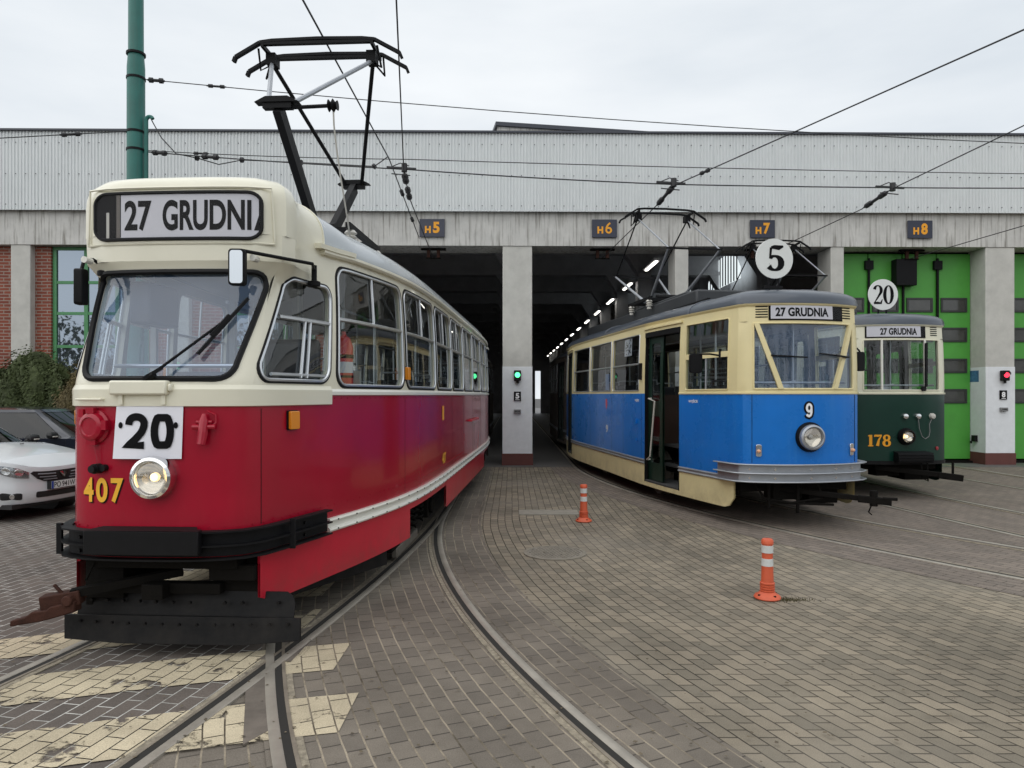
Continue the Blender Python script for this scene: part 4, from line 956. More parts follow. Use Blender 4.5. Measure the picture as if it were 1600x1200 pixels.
# panel joints
b = MB()
for y in (2.27, 4.77, 5.97, 7.17, 8.47, 9.67, 10.87): b.tube([H.pos(Ts(y), z, -.0012) for z in (.78, 1.0, 1.3, 1.6, 1.69)], .0026, 4)
for T in (.70, -.70): b.tube([H.pos(T, z, -.0012) for z in (.86, 1.1, 1.4, 1.61)], .0026, 4)
for (q0, q1, z0, z1) in ((4.95, 5.75, .86, 1.22), (7.4, 8.2, .86, 1.22)):
    A, B = Ts(q0), Ts(q1); b.tube([H.pos(a, c, -.001) for a, c in ((A, z0), ((A + B) / 2, z0), (B, z0), (B, z1), ((A + B) / 2, z1), (A, z1))], .0028, 4, closed=True)
b.build('panel_joint', 'black', red)
b = MB()
for k in range(90):
    T = -Ts(1.0) + k * .09
    if T > Ts(6): break
    if abs(T) < .26: continue
    b.cyl(H.pos(T, .868, -.002), H.pos(T, .868, .0035), .006, 6)
    if abs(T) > Tl: b.cyl(H.pos(T, 1.675, -.002), H.pos(T, 1.675, .0035), .005, 6)
b.build('rivets', 'red', red)
# mirrors
mirror(red, (.50, .12, 2.52), [H.pos(Ts(.60), 2.56, .05), H.pos(Ts(.60), 2.62, .05), H.pos(Ts(.36), 2.62, .12), (.52, .14, 2.63), (.50, .14, 2.58)], .105, .235, rz=.12)
mirror(red, (-.635, .24, 2.42), [(-.56, .40, 2.58), (-.60, .34, 2.62), (-.635, .30, 2.62), (-.635, .27, 2.54)], .085, .24, rz=-1.45)
b = MB()
for sx in (-1, 1): b.cyl((sx * .57, .27, 2.595), (sx * .57, .20, 2.595), .022, 10); 
b.build('knob', 'white', red)
# bumper
Tb = Ts(.86)
b = MB(); H.sweep(b, -Tb, Tb, [(.001, .69), (.038, .69), (.038, .84), (.001, .84)])
for z in (.672, .755, .842): H.sweep(b, -Tb, Tb, [(.02, z), (.085, z), (.085, z + .011), (.02, z + .011)])
bp_ = b.build('bumper', 'black', red, ang=30)
b = MB(); b.prism([(-.34, .715), (.34, .715), (.34, .865), (-.34, .865)], lambda a, c, d: H.pos(a, c, d), .05, .135); 
b.add([H.pos(-.34, .866, .136), H.pos(.34, .866, .136), H.pos(.30, .875, .02), H.pos(-.30, .875, .02)], [(0, 1, 2, 3)]); b.build('coupler_flap', 'black', bp_, bev=.006)
b = MB()
for T in (Ts(.40), -.66): b.bar(H.pos(T, .665, .088), H.pos(T, .865, .088), .035, .02)
for T in (Ts(.40), -.66, 0): 
    for z in (.715, .80): b.cyl(H.pos(T + .2, z, .03), H.pos(T + .2, z, .05), .012, 8)
b.build('strap', 'black', bp_)
# lifeguard plates
b = MB()
pl = rrect(-.74, .72, .20, .385, .0001)
R = [(-.74, .21), (.72, .21), (.72, .31), (.70, .36), (.66, .385), (-.66, .385), (-.71, .36), (-.74, .31)]
b.prism(R, lambda a, c, d: (a + .12, .14 + (c - .2) * .35 + .10 * abs(a) ** 2 + d, c + .02), 0, .012); lg = b.build('lifeguard', 'black', red)
b = MB(); b.prism([(-.80, .075), (-.4, .068), (.4, .068), (.78, .09), (.78, .235), (-.80, .235)], lambda a, c, d: (a + .12, .10 + .10 * abs(a) ** 2 + d, c + .025), 0, .02); b.build('lower_plate', 'black', lg, bev=.003)
b = MB(); rng = random.Random(3)
for a in [-.68 + .115 * k for k in range(13)]:
    a_ = a + .12
    b.cyl((a_, .10 + .1 * a * a - .008, .225), (a_, .10 + .1 * a * a + .01, .225), .010, 8)
    if k_ := (rng.random() < .8): b.cyl((a_ + .03, .175 + .1 * a * a - .008, .345), (a_ + .03, .19 + .1 * a * a, .345), .011, 8)
b.build('rivets', 'black', lg)
# underframe behind the bumper
b = MB(); b.bx(-.5, .5, .12, .3, .58, .68); b.bx(-.56, -.3, .2, .9, .36, .66); b.bx(.28, .60, .25, .9, .36, .66); b.bx(-.35, .36, .18, .26, .40, .47); b.bx(-.62, .62, .3, .36, .34, .42)
b.bx(-.5, .5, .9, 1.0, .5, .7); b.bar((-.55, .25, .45), (-.55, .25, .25), .05, .05); b.bar((.5, .3, .5), (.5, .25, .2), .05, .05); b.bx(-.68, .68, 1.0, 12.0, .72, .80)
b.bx(-.8, .8, 5.0, 8.6, .40, .72); b.bx(.3, .6, .15, .2, .5, .6); b.bx(-.12, .02, .1, .2, .38, .48)
b.build('underframe', 'dark', red, bev=.005)
b = MB(); b.bar((.30, .28, .30), (1.02, 2.0, .26), .03, .18, (0, 0, 1)); b.bar((-.30, .28, .30), (-1.02, 2.0, .26), .03, .18); b.build('side_guard', 'black', red)
# coupler swung to the left
b = MB(); b.bar((.05, .30, .52), (-.53, .02, .44), .075, .05); b.tube([(-.5, .12, .5), (-.44, .12, .62), (-.3, .16, .64)], .008, 6); cp = b.build('coupler', 'dark', red)
b = MB(); CO = len(b.v); b.bar((-.56, .04, .42), (-.78, -.02, .39), .10, .09); b.prism([(-.92, -.05), (-.74, -.06), (-.56, -.04), (-.56, .045), (-.70, .04), (-.72, .02), (-.80, .03), (-.84, .0), (-.92, -.005)], lambda a, c, d: (a, d - (a + .56) * -.22, .37 + (a + .56) * .18 + c * .8), -.038, .038)
b.cyl((-.60, -.06, .41), (-.60, .10, .41), .035, 10); b.bar((-.66, .0, .44), (-.72, .0, .5), .02, .02); b.v = [(x + .09, y, z) for x, y, z in b.v]; b.build('coupler_head', 'rust', cp, bev=.008)
# bogies
def bogie(par, y, hw=.7175, half=.9, side=.86):
    t = bpy.data.objects.new('bogie', None); S.collection.objects.link(t); t.parent = par
    for sx in (-1, 1):
        b = MB(); b.bx(sx * side - .05, sx * side + .05, y - half - .25, y + half + .25, .36, .50); b.bx(sx * side - .07, sx * side + .07, y - .35, y + .35, .24, .62)
        for dy in (-half, half): b.box((sx * side, y + dy, .35), (.2, .26, .26)); b.cyl((sx * (side + .1), y + dy, .35), (sx * (side + .14), y + dy, .35), .09, 14)
        b.build('side_frame', 'dark', t, bev=.01)
        b = MB()
        for dy in (-.2, .2):
            pts = [(sx * (side + .1) + .05 * cos(a), y + dy + .05 * sin(a), .3 + .3 * a / (10 * pi)) for a in [i * pi / 6 for i in range(60)]]; b.tube(pts, .012, 5)
        b.build('spring', 'dark', t)
        b = MB(); b.bx(sx * side - .03, sx * side + .03, y - .55, y + .55, .05, .15); b.build('rail_brake', 'wheel', t, bev=.01)
        for dy in (-half, half): wheel(t, sx * hw, y + dy, .33)
    return t
bogie(red, 3.3, .7175, .95, .93); bogie(red, 10.1, .7175, .95, .93)
# interior
b = MB(); b.bx(-.62, .62, .4, 12.6, .84, .88); b.bx(-1.12, 1.12, 2.2, 11.2, .84, .881); fl = b.build('floor', 'floor', red)
b = MB(); b.grid(lambda u, v: (cos(pi * u) * 1.05 * min(1, .62 + .38 * min(1, v * 5)), .75 + v * 11.6, 2.76 + .33 * sin(pi * u)), 16, 16); b.build('ceiling', 'inner', red)
for k in range(7):
    for x in (-.85, .85): seat(red, x, 3.0 + k * 1.2, .88)
b = MB()
for k in range(8):
    for x in (-.45, .45): b.cyl((x, 2.6 + k * 1.25, .88), (x, 2.6 + k * 1.25, 3.0), .017, 8)
for x in (-.45, .45): b.cyl((x, 2.0, 2.55), (x, 11.8, 2.55), .017, 8)
b.cyl((-.5, .42, 1.90), (.5, .42, 1.90), .014, 8); b.build('grab_pole', 'alu', red)
b = MB(); b.bx(-.95, -.2, 1.62, 1.66, .88, 1.85); b.bx(-.95, -.9, 1.62, 1.66, 1.85, 2.75); b.bx(-.25, -.2, 1.62, 1.66, 1.85, 2.75); b.bx(.35, .92, 1.5, 1.54, .88, 1.9); b.bx(.35, .39, 1.5, 1.54, 1.9, 2.75); b.bx(-.2, .35, 1.62, 1.66, 2.5, 2.9); b.build('cab_partition', 'inner', red)
b = MB(); b.bx(-.5, .5, .2, .52, 1.5, 1.74); b.prism([(-.1, .0), (.40, .0), (.44, .1), (-.1, .1)], lambda a, c, d: (a, .45 + c, d), 1.74, 1.86); b.build('dashboard', 'innerd', red, bev=.02)
b = MB(); b.lathe([(.20, -.012), (.22, 0), (.20, .012), (.18, 0), (.20, -.012)], (.12, .72, 1.82), 'z', 24); b.bar((-.07, .72, 1.82), (.31, .72, 1.82), .02, .02); b.cyl((.12, .72, 1.5), (.12, .72, 1.82), .02, 8); b.build('control_wheel', 'rubber', red)
b = MB(); b.box((.42, 1.12, 1.55), (.45, .45, .1)); b.box((.42, 1.32, 1.85), (.45, .1, .6)); b.build('driver_seat', 'seatr', red, bev=.04)
b = MB(); b.bx(-.45, -.3, .5, .9, 2.2, 2.5); b.bx(.5, .68, 1.3, 1.5, 2.2, 2.6); b.build('switch_box', 'innerd', red, bev=.02)
# things on the roof
b = MB(); b.prism([(-.16, 0), (.16, 0), (.12, .16), (-.04, .16)], lambda a, c, d: (.05 + d, 1.75 + a, 3.18 + c), -.12, .12); b.build('roof_box', 'steel', red, bev=.01)
b = MB(); b.bx(-.35, .35, 4.9, 6.4, 3.18, 3.28); b.build('roof_box', 'roofs', red, bev=.02)
pt = panto(red, (.08, 3.09), zk=4.28, zh=5.35, dyk=1.22, wh=1.78, wk=.13, z0=3.38, rr=.022)
b = MB(); b.cyl((.1, -1.22, 4.26), (.46, -1.22, 4.27), .018, 8); b.lathe([(.03, 0), (.055, .01), (.03, .03), (.06, .05), (.03, .07), (.045, .09)], (.45, -1.22, 4.27), 'x', 12); b.build('side_rod', 'black', pt)
b = MB(); b.tube([(.50, -1.22, 4.25), (.50, -1.2, 4.1), (.49, -1.1, 3.95), (.5, -1.0, 3.7), (.5, -.8, 3.4), (.45, -.5, 3.22)], .008, 6); b.build('pull_cord', 'porc', pt)
# paper number hung on the nose: a thing of its own
pn = thing('number_sheet', (-2.27, 4.42, 0), -.055, 'white paper sheet with black 20 taped to the red nose of the big tram', 'number sheet')
b = MB(); b.grid(lambda u, v: H.pos(-.215 + .43 * u - .012 * (1 - v) + .012 * sin(3 * u) * (1 - v), 1.30 + .345 * v, .012 + .01 * sin(4 * u + 1) * (1 - v) + .012 * (1 - v)), 10, 6); b.build('sheet', 'paper', pn)
pf2 = lambda a, c: H.pos(-.215 + a, 1.30 + c, .017 + .01 * sin(4 * a / .455 + 1) * (1 - c / .345) + .012 * (1 - c / .345))
def sans(txt, m, par, fn, x0, z0, w, h, st):
    """plain heavy numerals: rounded strokes"""
    SH = {'0': [[(.5 + .38 * cos(a), .5 + .43 * max(-1, min(1, sin(a) * 1.25))) for a in [2 * pi * i / 36 for i in range(37)]]],
          '2': [catmull([(.12, .70), (.16, .84), (.30, .93), (.5, .955), (.72, .915), (.86, .80), (.86, .65), (.74, .46), (.45, .24), (.15, .06)], 5) + [(.90, .06)]],
          '5': [[(.85, .94), (.2, .94), (.16, .52), (.35, .6), (.6, .6), (.82, .5), (.87, .32), (.78, .14), (.55, .05), (.3, .07), (.12, .18)]],
          '9': [[(.5 + .36 * cos(a), .68 + .27 * sin(a)) for a in [2 * pi * i / 24 for i in range(25)]], [(.86, .68), (.86, .35), (.74, .13), (.5, .05), (.25, .1), (.14, .2)]]}
    n = len(txt); cw_ = w / (n + .12 * (n - 1)); b = MB()
    for i, ch in enumerate(txt):
        for si, s_ in enumerate(SH[ch]):
            pts = [(x0 + i * cw_ * 1.12 + st / 2 + (p - .12) / .76 * (cw_ - st), z0 + st / 2 + q * (h - st)) for p, q in s_]; vs = []
            for j, (a, c) in enumerate(pts):
                p = pts[max(0, j - 1)]; q = pts[min(len(pts) - 1, j + 1)]
                if ch in '09' and si == 0 and j in (0, len(pts) - 1): p, q = pts[-2], pts[1]
                d1 = (a - p[0], c - p[1]); d2 = (q[0] - a, q[1] - c); l1 = math.hypot(*d1) or 1; l2 = math.hypot(*d2) or 1
                if j == 0: d1, l1 = d2, l2
                if j == len(pts) - 1: d2, l2 = d1, l1
                if ch in '09' and si == 0 and j in (0, len(pts) - 1): d1 = d2 = (q[0] - p[0], q[1] - p[1]); l1 = l2 = math.hypot(*d1)
                tx, tz = d1[0] / l1 + d2[0] / l2, d1[1] / l1 + d2[1] / l2; l = math.hypot(tx, tz) or 1; tx /= l; tz /= l
                co = max(.5, (tx * d2[0] / l2 + tz * d2[1] / l2)); hw = st / 2 / co
                vs += [fn(a - tz * hw, c + tx * hw), fn(a + tz * hw, c - tx * hw)]
            b.add(vs, [(2 * j, 2 * j + 1, 2 * j + 3, 2 * j + 2) for j in range(len(pts) - 1)])
    return b.build('numeral', m, par, smooth=False)
sans('20', 'ink', pn, pf2, .065, .05, .31, .245, .047)
for a in (.035, .385):
    b = MB(); b.add([pf2(a + .014 * cos(t * pi / 6) , .21 + .02 * sin(t * pi / 6)) for t in range(12)], [tuple(range(12))]); b.build('hole', 'ink', pn, smooth=False)
# fire extinguisher seen through the first side window
fe = thing('fire_extinguisher', (-1.385, 5.80, 1.70), 0, 'red fire extinguisher standing behind the first side window of the red tram', 'fire extinguisher')
b = MB(); b.lathe([(0, 0), (.07, 0), (.075, .02), (.075, .40), (.05, .47), (.02, .49), (.02, .52), (0, .52)], n=20); b.build('cylinder', 'extred', fe)
b = MB(); b.lathe([(.077, .14), (.078, .14), (.078, .16), (.077, .16)], n=20); b.lathe([(.077, .3), (.079, .3), (.079, .33), (.077, .33)], n=20); b.build('strap', 'ink', fe)
b = MB(); b.lathe([(.0762, .18), (.0765, .18), (.0765, .27), (.0762, .27)], n=20); b.build('sticker', 'paper', fe)
b = MB(); b.bar((-.02, 0, .53), (.1, 0, .57), .02, .015); b.bar((-.02, 0, .52), (.1, 0, .51), .02, .015); b.tube([(0, 0, .5), (-.07, 0, .52), (-.1, 0, .4), (-.095, 0, .2)], .012, 6); b.build('valve', 'ink', fe)
# ---------------------------------------------------------------- two axle trams (blue, dark green and the dim ones in the hall)
M['roofd'] = mat('dark_roof_box_paint', (.035, .038, .042), .5, var=.2)
def n_tram(loc, phi, label, lower, band, skirt, front='v', detail=True, group='vintage trams lined up before the depot', number=None, pan=True, bump='steel', pw=1.2):
    t = thing('tram', (loc[0], loc[1], 0), phi, label, 'tram', group)
    Hn = Hull([(0, 0), (.25, .015), (.5, .065), (.72, .145), (.80, .20), (.835, .27), (.86, .4), (.94, .81), (1.03, 1.4), (1.11, 2.0), (1.165, 2.7), (1.18, 3.4), (1.18, 4), (1.18, 6.5), (1.165, 7.4), (1.11, 8.1), (1.0, 8.9), (.88, 9.55), (.82, 9.75), (.72, 9.82), (.4, 9.9), (0, 9.93)],
              prof=lambda y, z: -.03 * max(0, (z - 1.7) / 1.1) ** 2)
    Ts = Hn.Ts; Zb, Zw, Zt = 1.72, 2.74, 2.855; bo = MB(); bi = MB(); low = MB()
    th = .04
    wsx = .70 if front == 'v' else .66
    wh_ = rrect(-wsx, wsx, 1.775, 2.605, .012, n=2)
    Tf = Ts(.27)
    Hn.cell(bo, bi, -Tf, Tf, Zb, 2.63, wh_, th); Hn.wall(bo, -Tf, Tf, 2.63, Zt); Hn.wall(bi, -Tf, Tf, 2.63, Zt, -th)
    wins = []
    def C(y0, y1, sg, za=Zb, zb=Zw, hz=(1.77, 2.70), my=.06, r=.03):
        A, B = Ts(y0), (Ts(y1) if y1 < 9.9 else Hn.L - .001); h = [(sg * p, q) for p, q in rrect(A + my, B - my, hz[0], hz[1], r, n=3)]
        a, c = (A, B) if sg > 0 else (-B, -A); Hn.cell(bo, bi, a, c, za, zb, h, th); wins.append((sg, h, y0)); 
        Hn.wall(bo, a, c, zb, Zt); Hn.wall(bi, a, c, zb, Zt, -th)
    def Wl(y0, y1, sg, z0, z1):
        A, B = Ts(y0), (Ts(y1) if y1 < 9.9 else Hn.L - .001); a, c = (A, B) if sg > 0 else (-B, -A); Hn.wall(bo, a, c, z0, z1); Hn.wall(bi, a, c, z0, z1, -th)
    D0, D1, E0, E1 = 1.62, 2.80, 7.98, 8.80
    for sg in (-1, 1):
        Wl(.27, .40, sg, Zb, Zt)
        C(.40, 1.50, sg, my=.05); Wl(1.50, D0, sg, Zb, Zt)
        Wl(D0, D1, sg, 2.70, Zt)
        Wl(D1, 3.0, sg, Zb, Zt)
        for a, c in ((3.0, 4.58), (4.58, 6.13), (6.13, 7.68)): C(a, c, sg, my=.065)
        Wl(7.68, E0, sg, Zb, Zt); Wl(E0, E1, sg, 2.70, Zt); Wl(E1, 9.0, sg, Zb, Zt); C(9.0, 9.7, sg, my=.06); Wl(9.7, 10, sg, Zb, Zt)
    bo.build('window_band', band, t, ang=30)
    # lower body, open at the doors
    for sg in (-1, 1):
        for y0, y1 in ((0, D0), (D1, E0), (E1, 10)):
            A = Ts(y0) if y0 else 0; B = Ts(y1) if y1 < 9.9 else Hn.L - .001; a, c = (A, B) if sg > 0 else (-B, -A)
            Hn.wall(low, a, c, .60, Zb + .001, 0, dt=.1, dz=.2); Hn.wall(bi, a, c, .6, Zb, -th)
    low.build('body', lower, t, ang=30)
    bi.build('interior_lining', 'inner' if front != 'v' else 'innerd', t)
    b = MB(); Hn.sweep(b, -Ts(D0), Ts(D0), [(0, Zb - .012), (.012, Zb - .01), (.014, Zb + .012), (0, Zb + .02)]); b.build('belt_trim', band, t)
    b = MB(); Hn.sweep(b, -Hn.L + .01, Hn.L - .01, [(0, Zt - .035), (.012, Zt - .03), (.028, Zt - .01), (.028, Zt), (0, Zt)]); b.build('gutter', band, t)
    for sg in (-1, 1):
        for y0, y1 in ((.33, D0), (D1, E0), (E1, 9.6)):
            A, B = Ts(y0), Ts(y1); a, c = (A, B) if sg > 0 else (-B, -A); b = MB()
            n = int((B - A) / .1); vs = []
            for off in (0, -.02):
                b2 = []
                for j in range(5):
                    for i in range(n + 1):
                        T = A + (B - A) * i / n; zb = .235
                        if y0 < 1: zb += .14 * max(0, 1 - (T - A) / .18) ** 2
                        if y1 > 9: zb += .14 * max(0, 1 - (B - T) / .18) ** 2
                        b2.append(Hn.pos(sg * T, zb + (.601 - zb) * j / 4, off))
                w = n + 1; b.add(b2, [(j * w + i, j * w + i + 1, (j + 1) * w + i + 1, (j + 1) * w + i) for j in range(4) for i in range(n)])
            b.build('skirt', skirt, t, recalc=False)
            b = MB(); yy0 = y0 if y0 > 1 else .4; A = Ts(yy0); a, c = (A, B) if sg > 0 else (-B, -A)
            Hn.sweep(b, a, c, [(0, .585), (.018, .585), (.026, .60), (.012, .615), (.012, .635), (.026, .645), (.018, .66), (0, .66)]); b.build('side_trim', 'steel', t, ang=30)
            
        # sill under the door
        for a0, a1 in ((D0, D1), (E0, E1)):
            A, B = Ts(a0), Ts(a1); a, c = (A, B) if sg > 0 else (-B, -A); b = MB(); Hn.sweep(b, a, c, [(-.02, .235), (.0, .235), (.0, .30), (-.02, .30)]); b.build('door_sill', skirt, t)
            b = MB(); Hn.sweep(b, a, c, [(-.45, .305), (-.002, .305), (-.002, .33), (-.45, .33)]); b.build('step', 'floor', t)
            b = MB(); Hn.sweep(b, a, c, [(-.75, .56), (-.30, .56), (-.30, .60), (-.75, .60)]); b.build('step', 'floor', t)
    # roof
    pfn = lambda y: 2.5 + .6 * max(0, 1 - y / 1.2) if y < 5 else 2.5 + .6 * max(0, 1 - (Hn.len - y) / 1.2)
    b = MB()
    Hn.roof(b, Zt, .24, pfn, None, -Hn.L + .001, Hn.L - .001, off=.035, mid=(1.0, 1.0), na=12); Hn.sweep(b, -Hn.L + .001, Hn.L - .001, [(0, Zt), (.035, Zt), (.035, Zt + .004), (0, Zt + .004)])
    rf = b.build('roof', 'roofn', t)
    b = MB()
    for yy in (1.35, 5.0, 8.6):
        T = Ts(yy)
        for sg in (-1, 1):
            pts = []
            for k in range(10):
                a = k / 9 * pi / 2; x, y, _ = Hn.pos(sg * T, Zt, .035); p = 2.5; kk = cos(a) ** (2 / p) if k < 9 else 0; pts.append((x * kk, y, Zt + .242 * sin(a) ** (2 / p)))
            b.tube(pts, .012, 6)
    b.build('roof_rib', 'roofn', rf)
    b = MB(); b.bx(-.50, .50, 2.3, 8.9, 3.0, 3.36); b.bx(-.42, .42, 2.9, 5.6, 3.36, 3.42); b.build('roof_clerestory', 'roofd', t, bev=.03)
    b = MB()
    for sx in (-1, 1): b.bx(sx * .56 - .02, sx * .56 + .02, 1.7, 8.6, 3.10, 3.14); [b.bx(sx * .56 - .015, sx * .56 + .015, 1.8 + k * 1.1, 1.84 + k * 1.1, 2.98, 3.1) for k in range(7)]
    b.build('roof_walkway', 'black', rf)
    if detail:
        b = MB(); b.prism([(-.16, 0), (.16, 0), (.1, .07), (-.1, .07)], lambda a, c, d: (.38 + a, .75 + d, 3.06 + c), -.09, .09); b.build('roof_vent', 'roofn', rf, bev=.01)
    # windows
    for sg, h, y0 in wins:
        a = min(p[0] for p in h); c = max(p[0] for p in h)
        fr = window(t, Hn, h, fm=band if (.3 < y0 < .5) else 'alu', bar=None, rub=False, r=.010, name='side_window')
        if .3 < y0 < .5:
            b = MB(); Hn.sweep(b, a, c, [(-.03, 2.20), (.004, 2.20), (.004, 2.275), (-.03, 2.275)]); b.build('window_rail', band, fr)
            b = MB(); b.tube([Hn.pos((a + c) / 2, 1.78, -.01), Hn.pos((a + c) / 2, 2.2, -.01)], .012, 6); b.build('mullion', 'alu', fr)
        elif y0 < 8:
            b = MB(); b.tube([Hn.pos(a + (c - a) * k / 5, 2.215, -.008) for k in range(6)], .016, 6); b.build('window_rail', 'alu', fr)
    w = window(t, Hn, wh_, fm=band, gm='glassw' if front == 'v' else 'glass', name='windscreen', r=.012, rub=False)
    if front == 'v':
        for sx in (-1, 1):
            b = MB(); n = 6; pa, pb = (sx * .37, 1.775), (sx * .665, 2.605); vs = []
            for i in range(n + 1):
                T = pa[0] + (pb[0] - pa[0]) * i / n; z = pa[1] + (pb[1] - pa[1]) * i / n
                for (dx, o) in ((-.032, -.02), (.032, -.02), (.032, .022), (-.032, .022)): vs.append(Hn.pos(T + dx, z, o))
            b.add(vs, [(i * 4 + j, i * 4 + (j + 1) % 4, (i + 1) * 4 + (j + 1) % 4, (i + 1) * 4 + j) for i in range(n) for j in range(4)]); b.build('strut', band, w)
        b = MB(); b.bar(Hn.pos(-.46, 2.19, .04), Hn.pos(-.05, 2.17, .04), .02, .018); b.bar(Hn.pos(.12, 2.22, .04), Hn.pos(.58, 2.18, .04), .02, .018); b.tube([Hn.pos(-.50, 2.20, .0), Hn.pos(-.47, 2.19, .05), Hn.pos(-.25, 2.18, .05)], .012, 6); b.tube([Hn.pos(.56, 2.18, .0), Hn.pos(.54, 2.18, .05), Hn.pos(.35, 2.2, .05)], .012, 6); b.build('wiper', 'rubber', t)
    else:
        b = MB()
        for T in (-.38, .36): b.bar(Hn.pos(T, 1.775, .0), Hn.pos(T, 2.605, .0), .03, .03)
        b.build('mullion', 'white', w)
        b = MB(); b.bar(Hn.pos(.33, 1.83, .045), Hn.pos(.35, 2.55, .045), .035, .03); b.tube([Hn.pos(.30, 1.80, .0), Hn.pos(.30, 1.80, .05)], .04, 10); b.build('wiper', 'rubber', t)
    # display and louvres
    if front == 'v': dx0, dx1, dz0, dz1, rx = -.50, .50, 2.655, 2.83, .35
    else: dx0, dx1, dz0, dz1, rx = -.62, .36, 2.65, 2.83, .28
    b = MB(); R = [(dx0, dz0), (dx1, dz0), (dx1, dz1), (dx0, dz1)]; 
    def strip(x0, x1, z0, z1, o0, o1, m_, nm, par):
        b = MB(); Hn.sweep(b, x0, x1, [(o0, z0), (o1, z0), (o1, z1), (o0, z1)]); return b.build(nm, m_, par)
    db = strip(dx0 - .015, dx1 + .015, dz0 - .015, dz1 + .015, 0, .010, 'ink', 'destination_box', t)
    strip(dx0 + .01, rx, dz0 + .003, dz1 - .003, .0102, .0125, 'roll', 'roll', db)
    W_ = rx - dx0
    text('lettering', '27 GRUDNIA', 'ink', db, lambda a, c: Hn.pos(dx0 + W_ * (.08 if front == 'v' else .24) + a, dz0 + .03 + c, .0135), W_ * (.84 if front == 'v' else .68), .115, .04)
    b = MB(); Hn.wall(b, dx0, dx1, dz0, dz1, .017); b.build('pane', 'glassd', db)
    for sx in ((-1, 1) if front == 'v' else (1,)):
        c0 = sx * .60 if front == 'v' else .56; b = MB()
        for k in range(5): strip_z = 2.675 + k * .033; a_, c_ = sorted((c0 - .075, c0 + .075)); Hn.sweep(b, a_, c_, [(0, strip_z), (.004, strip_z), (.004, strip_z + .014), (0, strip_z + .014)])
        b.build('louvre', 'ink', t)
    # headlight
    zl = 1.17 if front == 'v' else 1.02
    lamp(t, lambda x, z, o: Hn.pos(x, zl + z, o), .155 if front == 'v' else .115, ringm='steel' if front == 'v' else 'black', lit=front != 'v', depth=.09, housing='black')
    if front == 'v':
        for T in (-.64, .66):
            b = MB(); b.prism(rrect(-.035, .035, -.075, .075, .02), lambda a, c, d: Hn.pos(T + a, 1.0 + c, d), 0, .02); o = b.build('position_lamp', 'chrome', t, bev=.004)
            b = ringed([(.026, .018), (.024, .04), (.012, .055), (.001, .058)], lambda x, z, o_: Hn.pos(T + x, .99 + z, o_), 12); b.build('lens', mat('pale_orange_lens', (.75, .4, .22), .2), o)
        b = MB()
        for T in (-.72, .74): b.tube([Hn.pos(T, z, 0) for z in (.84, 1.2, 1.70)], .004, 4)
        b.build('panel_joint', 'black', t)
    else:
        for T, m_ in ((-.02, 'chrome'), (.20, 'chrome'), (.48, 'porc')):
            b = ringed([(.05, -.01), (.05, .03), (.04, .05), (.001, .06)], lambda x, z, o_: Hn.pos(T + x, 1.35 + z, o_), 14); b.build('socket', m_, t)
        b = MB(); b.tube([Hn.pos(T, z, .03) for T, z in ((.20, 1.31), (.22, 1.15), (.27, 1.02), (.33, .98), (.40, 1.02), (.42, 1.1), (.41, 1.22), (.47, 1.33))], .005, 6); b.build('cable', 'grey', t)
        b = ringed([(.03, 0), (.03, .015), (.001, .018)], lambda x, z, o_: Hn.pos(.60 + x, .82 + z, o_), 12); b.build('reflector', 'sigr_off', t)
    # bumper
    if bump == 'steel':
        Tb = Ts(.62); b = MB(); Hn.sweep(b, -Tb, Tb, [(0.001, .61), (.035, .61), (.035, .825), (0.001, .825)])
        for z in (.60, .705, .815): Hn.sweep(b, -Tb, Tb, [(.03, z), (.105, z + .004), (.11, z + .012), (.105, z + .02), (.03, z + .016)])
        bm_ = b.build('bumper', 'steel', t, ang=30); b = MB()
        for T in (-.75, -.45, 0, .35, .62):
            for z in (.655, .765): b.cyl(Hn.pos(T, z, .03), Hn.pos(T, z, .045), .014, 8)
        b.build('bolts', 'chrome', bm_)
        b = MB()
        for k in range(70):
            T = -Ts(1.5) + k * .075
            if T > Ts(1.5): break
            b.cyl(Hn.pos(T, 1.665, -.002), Hn.pos(T, 1.665, .003), .005, 6); b.cyl(Hn.pos(T, .86, -.002), Hn.pos(T, .86, .003), .005, 6)
        b.build('rivets', lower, t)
    else:
        b = MB(); Hn.sweep(b, -.2, .36, [(0, .60), (.16, .60), (.18, .66), (.16, .76), (0, .78)]); 
        for k in range(3): Hn.sweep(b, -.19, .35, [(.15, .62 + .05 * k), (.19, .63 + .05 * k), (.15, .64 + .05 * k)])
        b.build('buffer', 'black', t, ang=30)
        b = MB(); Hn.sweep(b, -Ts(.5), Ts(.5), [(0.001, .56), (.012, .56), (.012, .62), (0.001, .62)]); b.build('sill_beam', 'black', t)
    # coupler, rods and chassis
    b = MB()
    if front == 'v': b.bar((-.35, .35, .50), (.58, -.30, .42), .06, .06); b.bar((.50, -.24, .42), (.80, -.45, .40), .09, .08); b.cyl((.64, -.34, .34), (.64, -.34, .53), .045, 10); b.cyl((.70, -.42, .44), (.84, -.5, .44), .02, 8); b.tube([(.62, -.32, .34), (.60, -.3, .26), (.63, -.32, .23)], .01, 6); b.tube([(.1, .0, .6), (.13, -.02, .5), (.2, -.04, .43)], .01, 6); b.tube([(-.6, .3, .6), (-.5, .2, .38), (-.2, .1, .33), (.2, .0, .4)], .018, 6); b.cyl((-.25, .3, .38), (-.25, .45, .38), .07, 12); b.bar((-.45, .2, .33), (.3, -.05, .32), .03, .03); b.cyl((-.45, .18, .25), (-.45, .18, .6), .02, 8); b.cyl((-.1, .1, .2), (-.1, .1, .6), .022, 8)
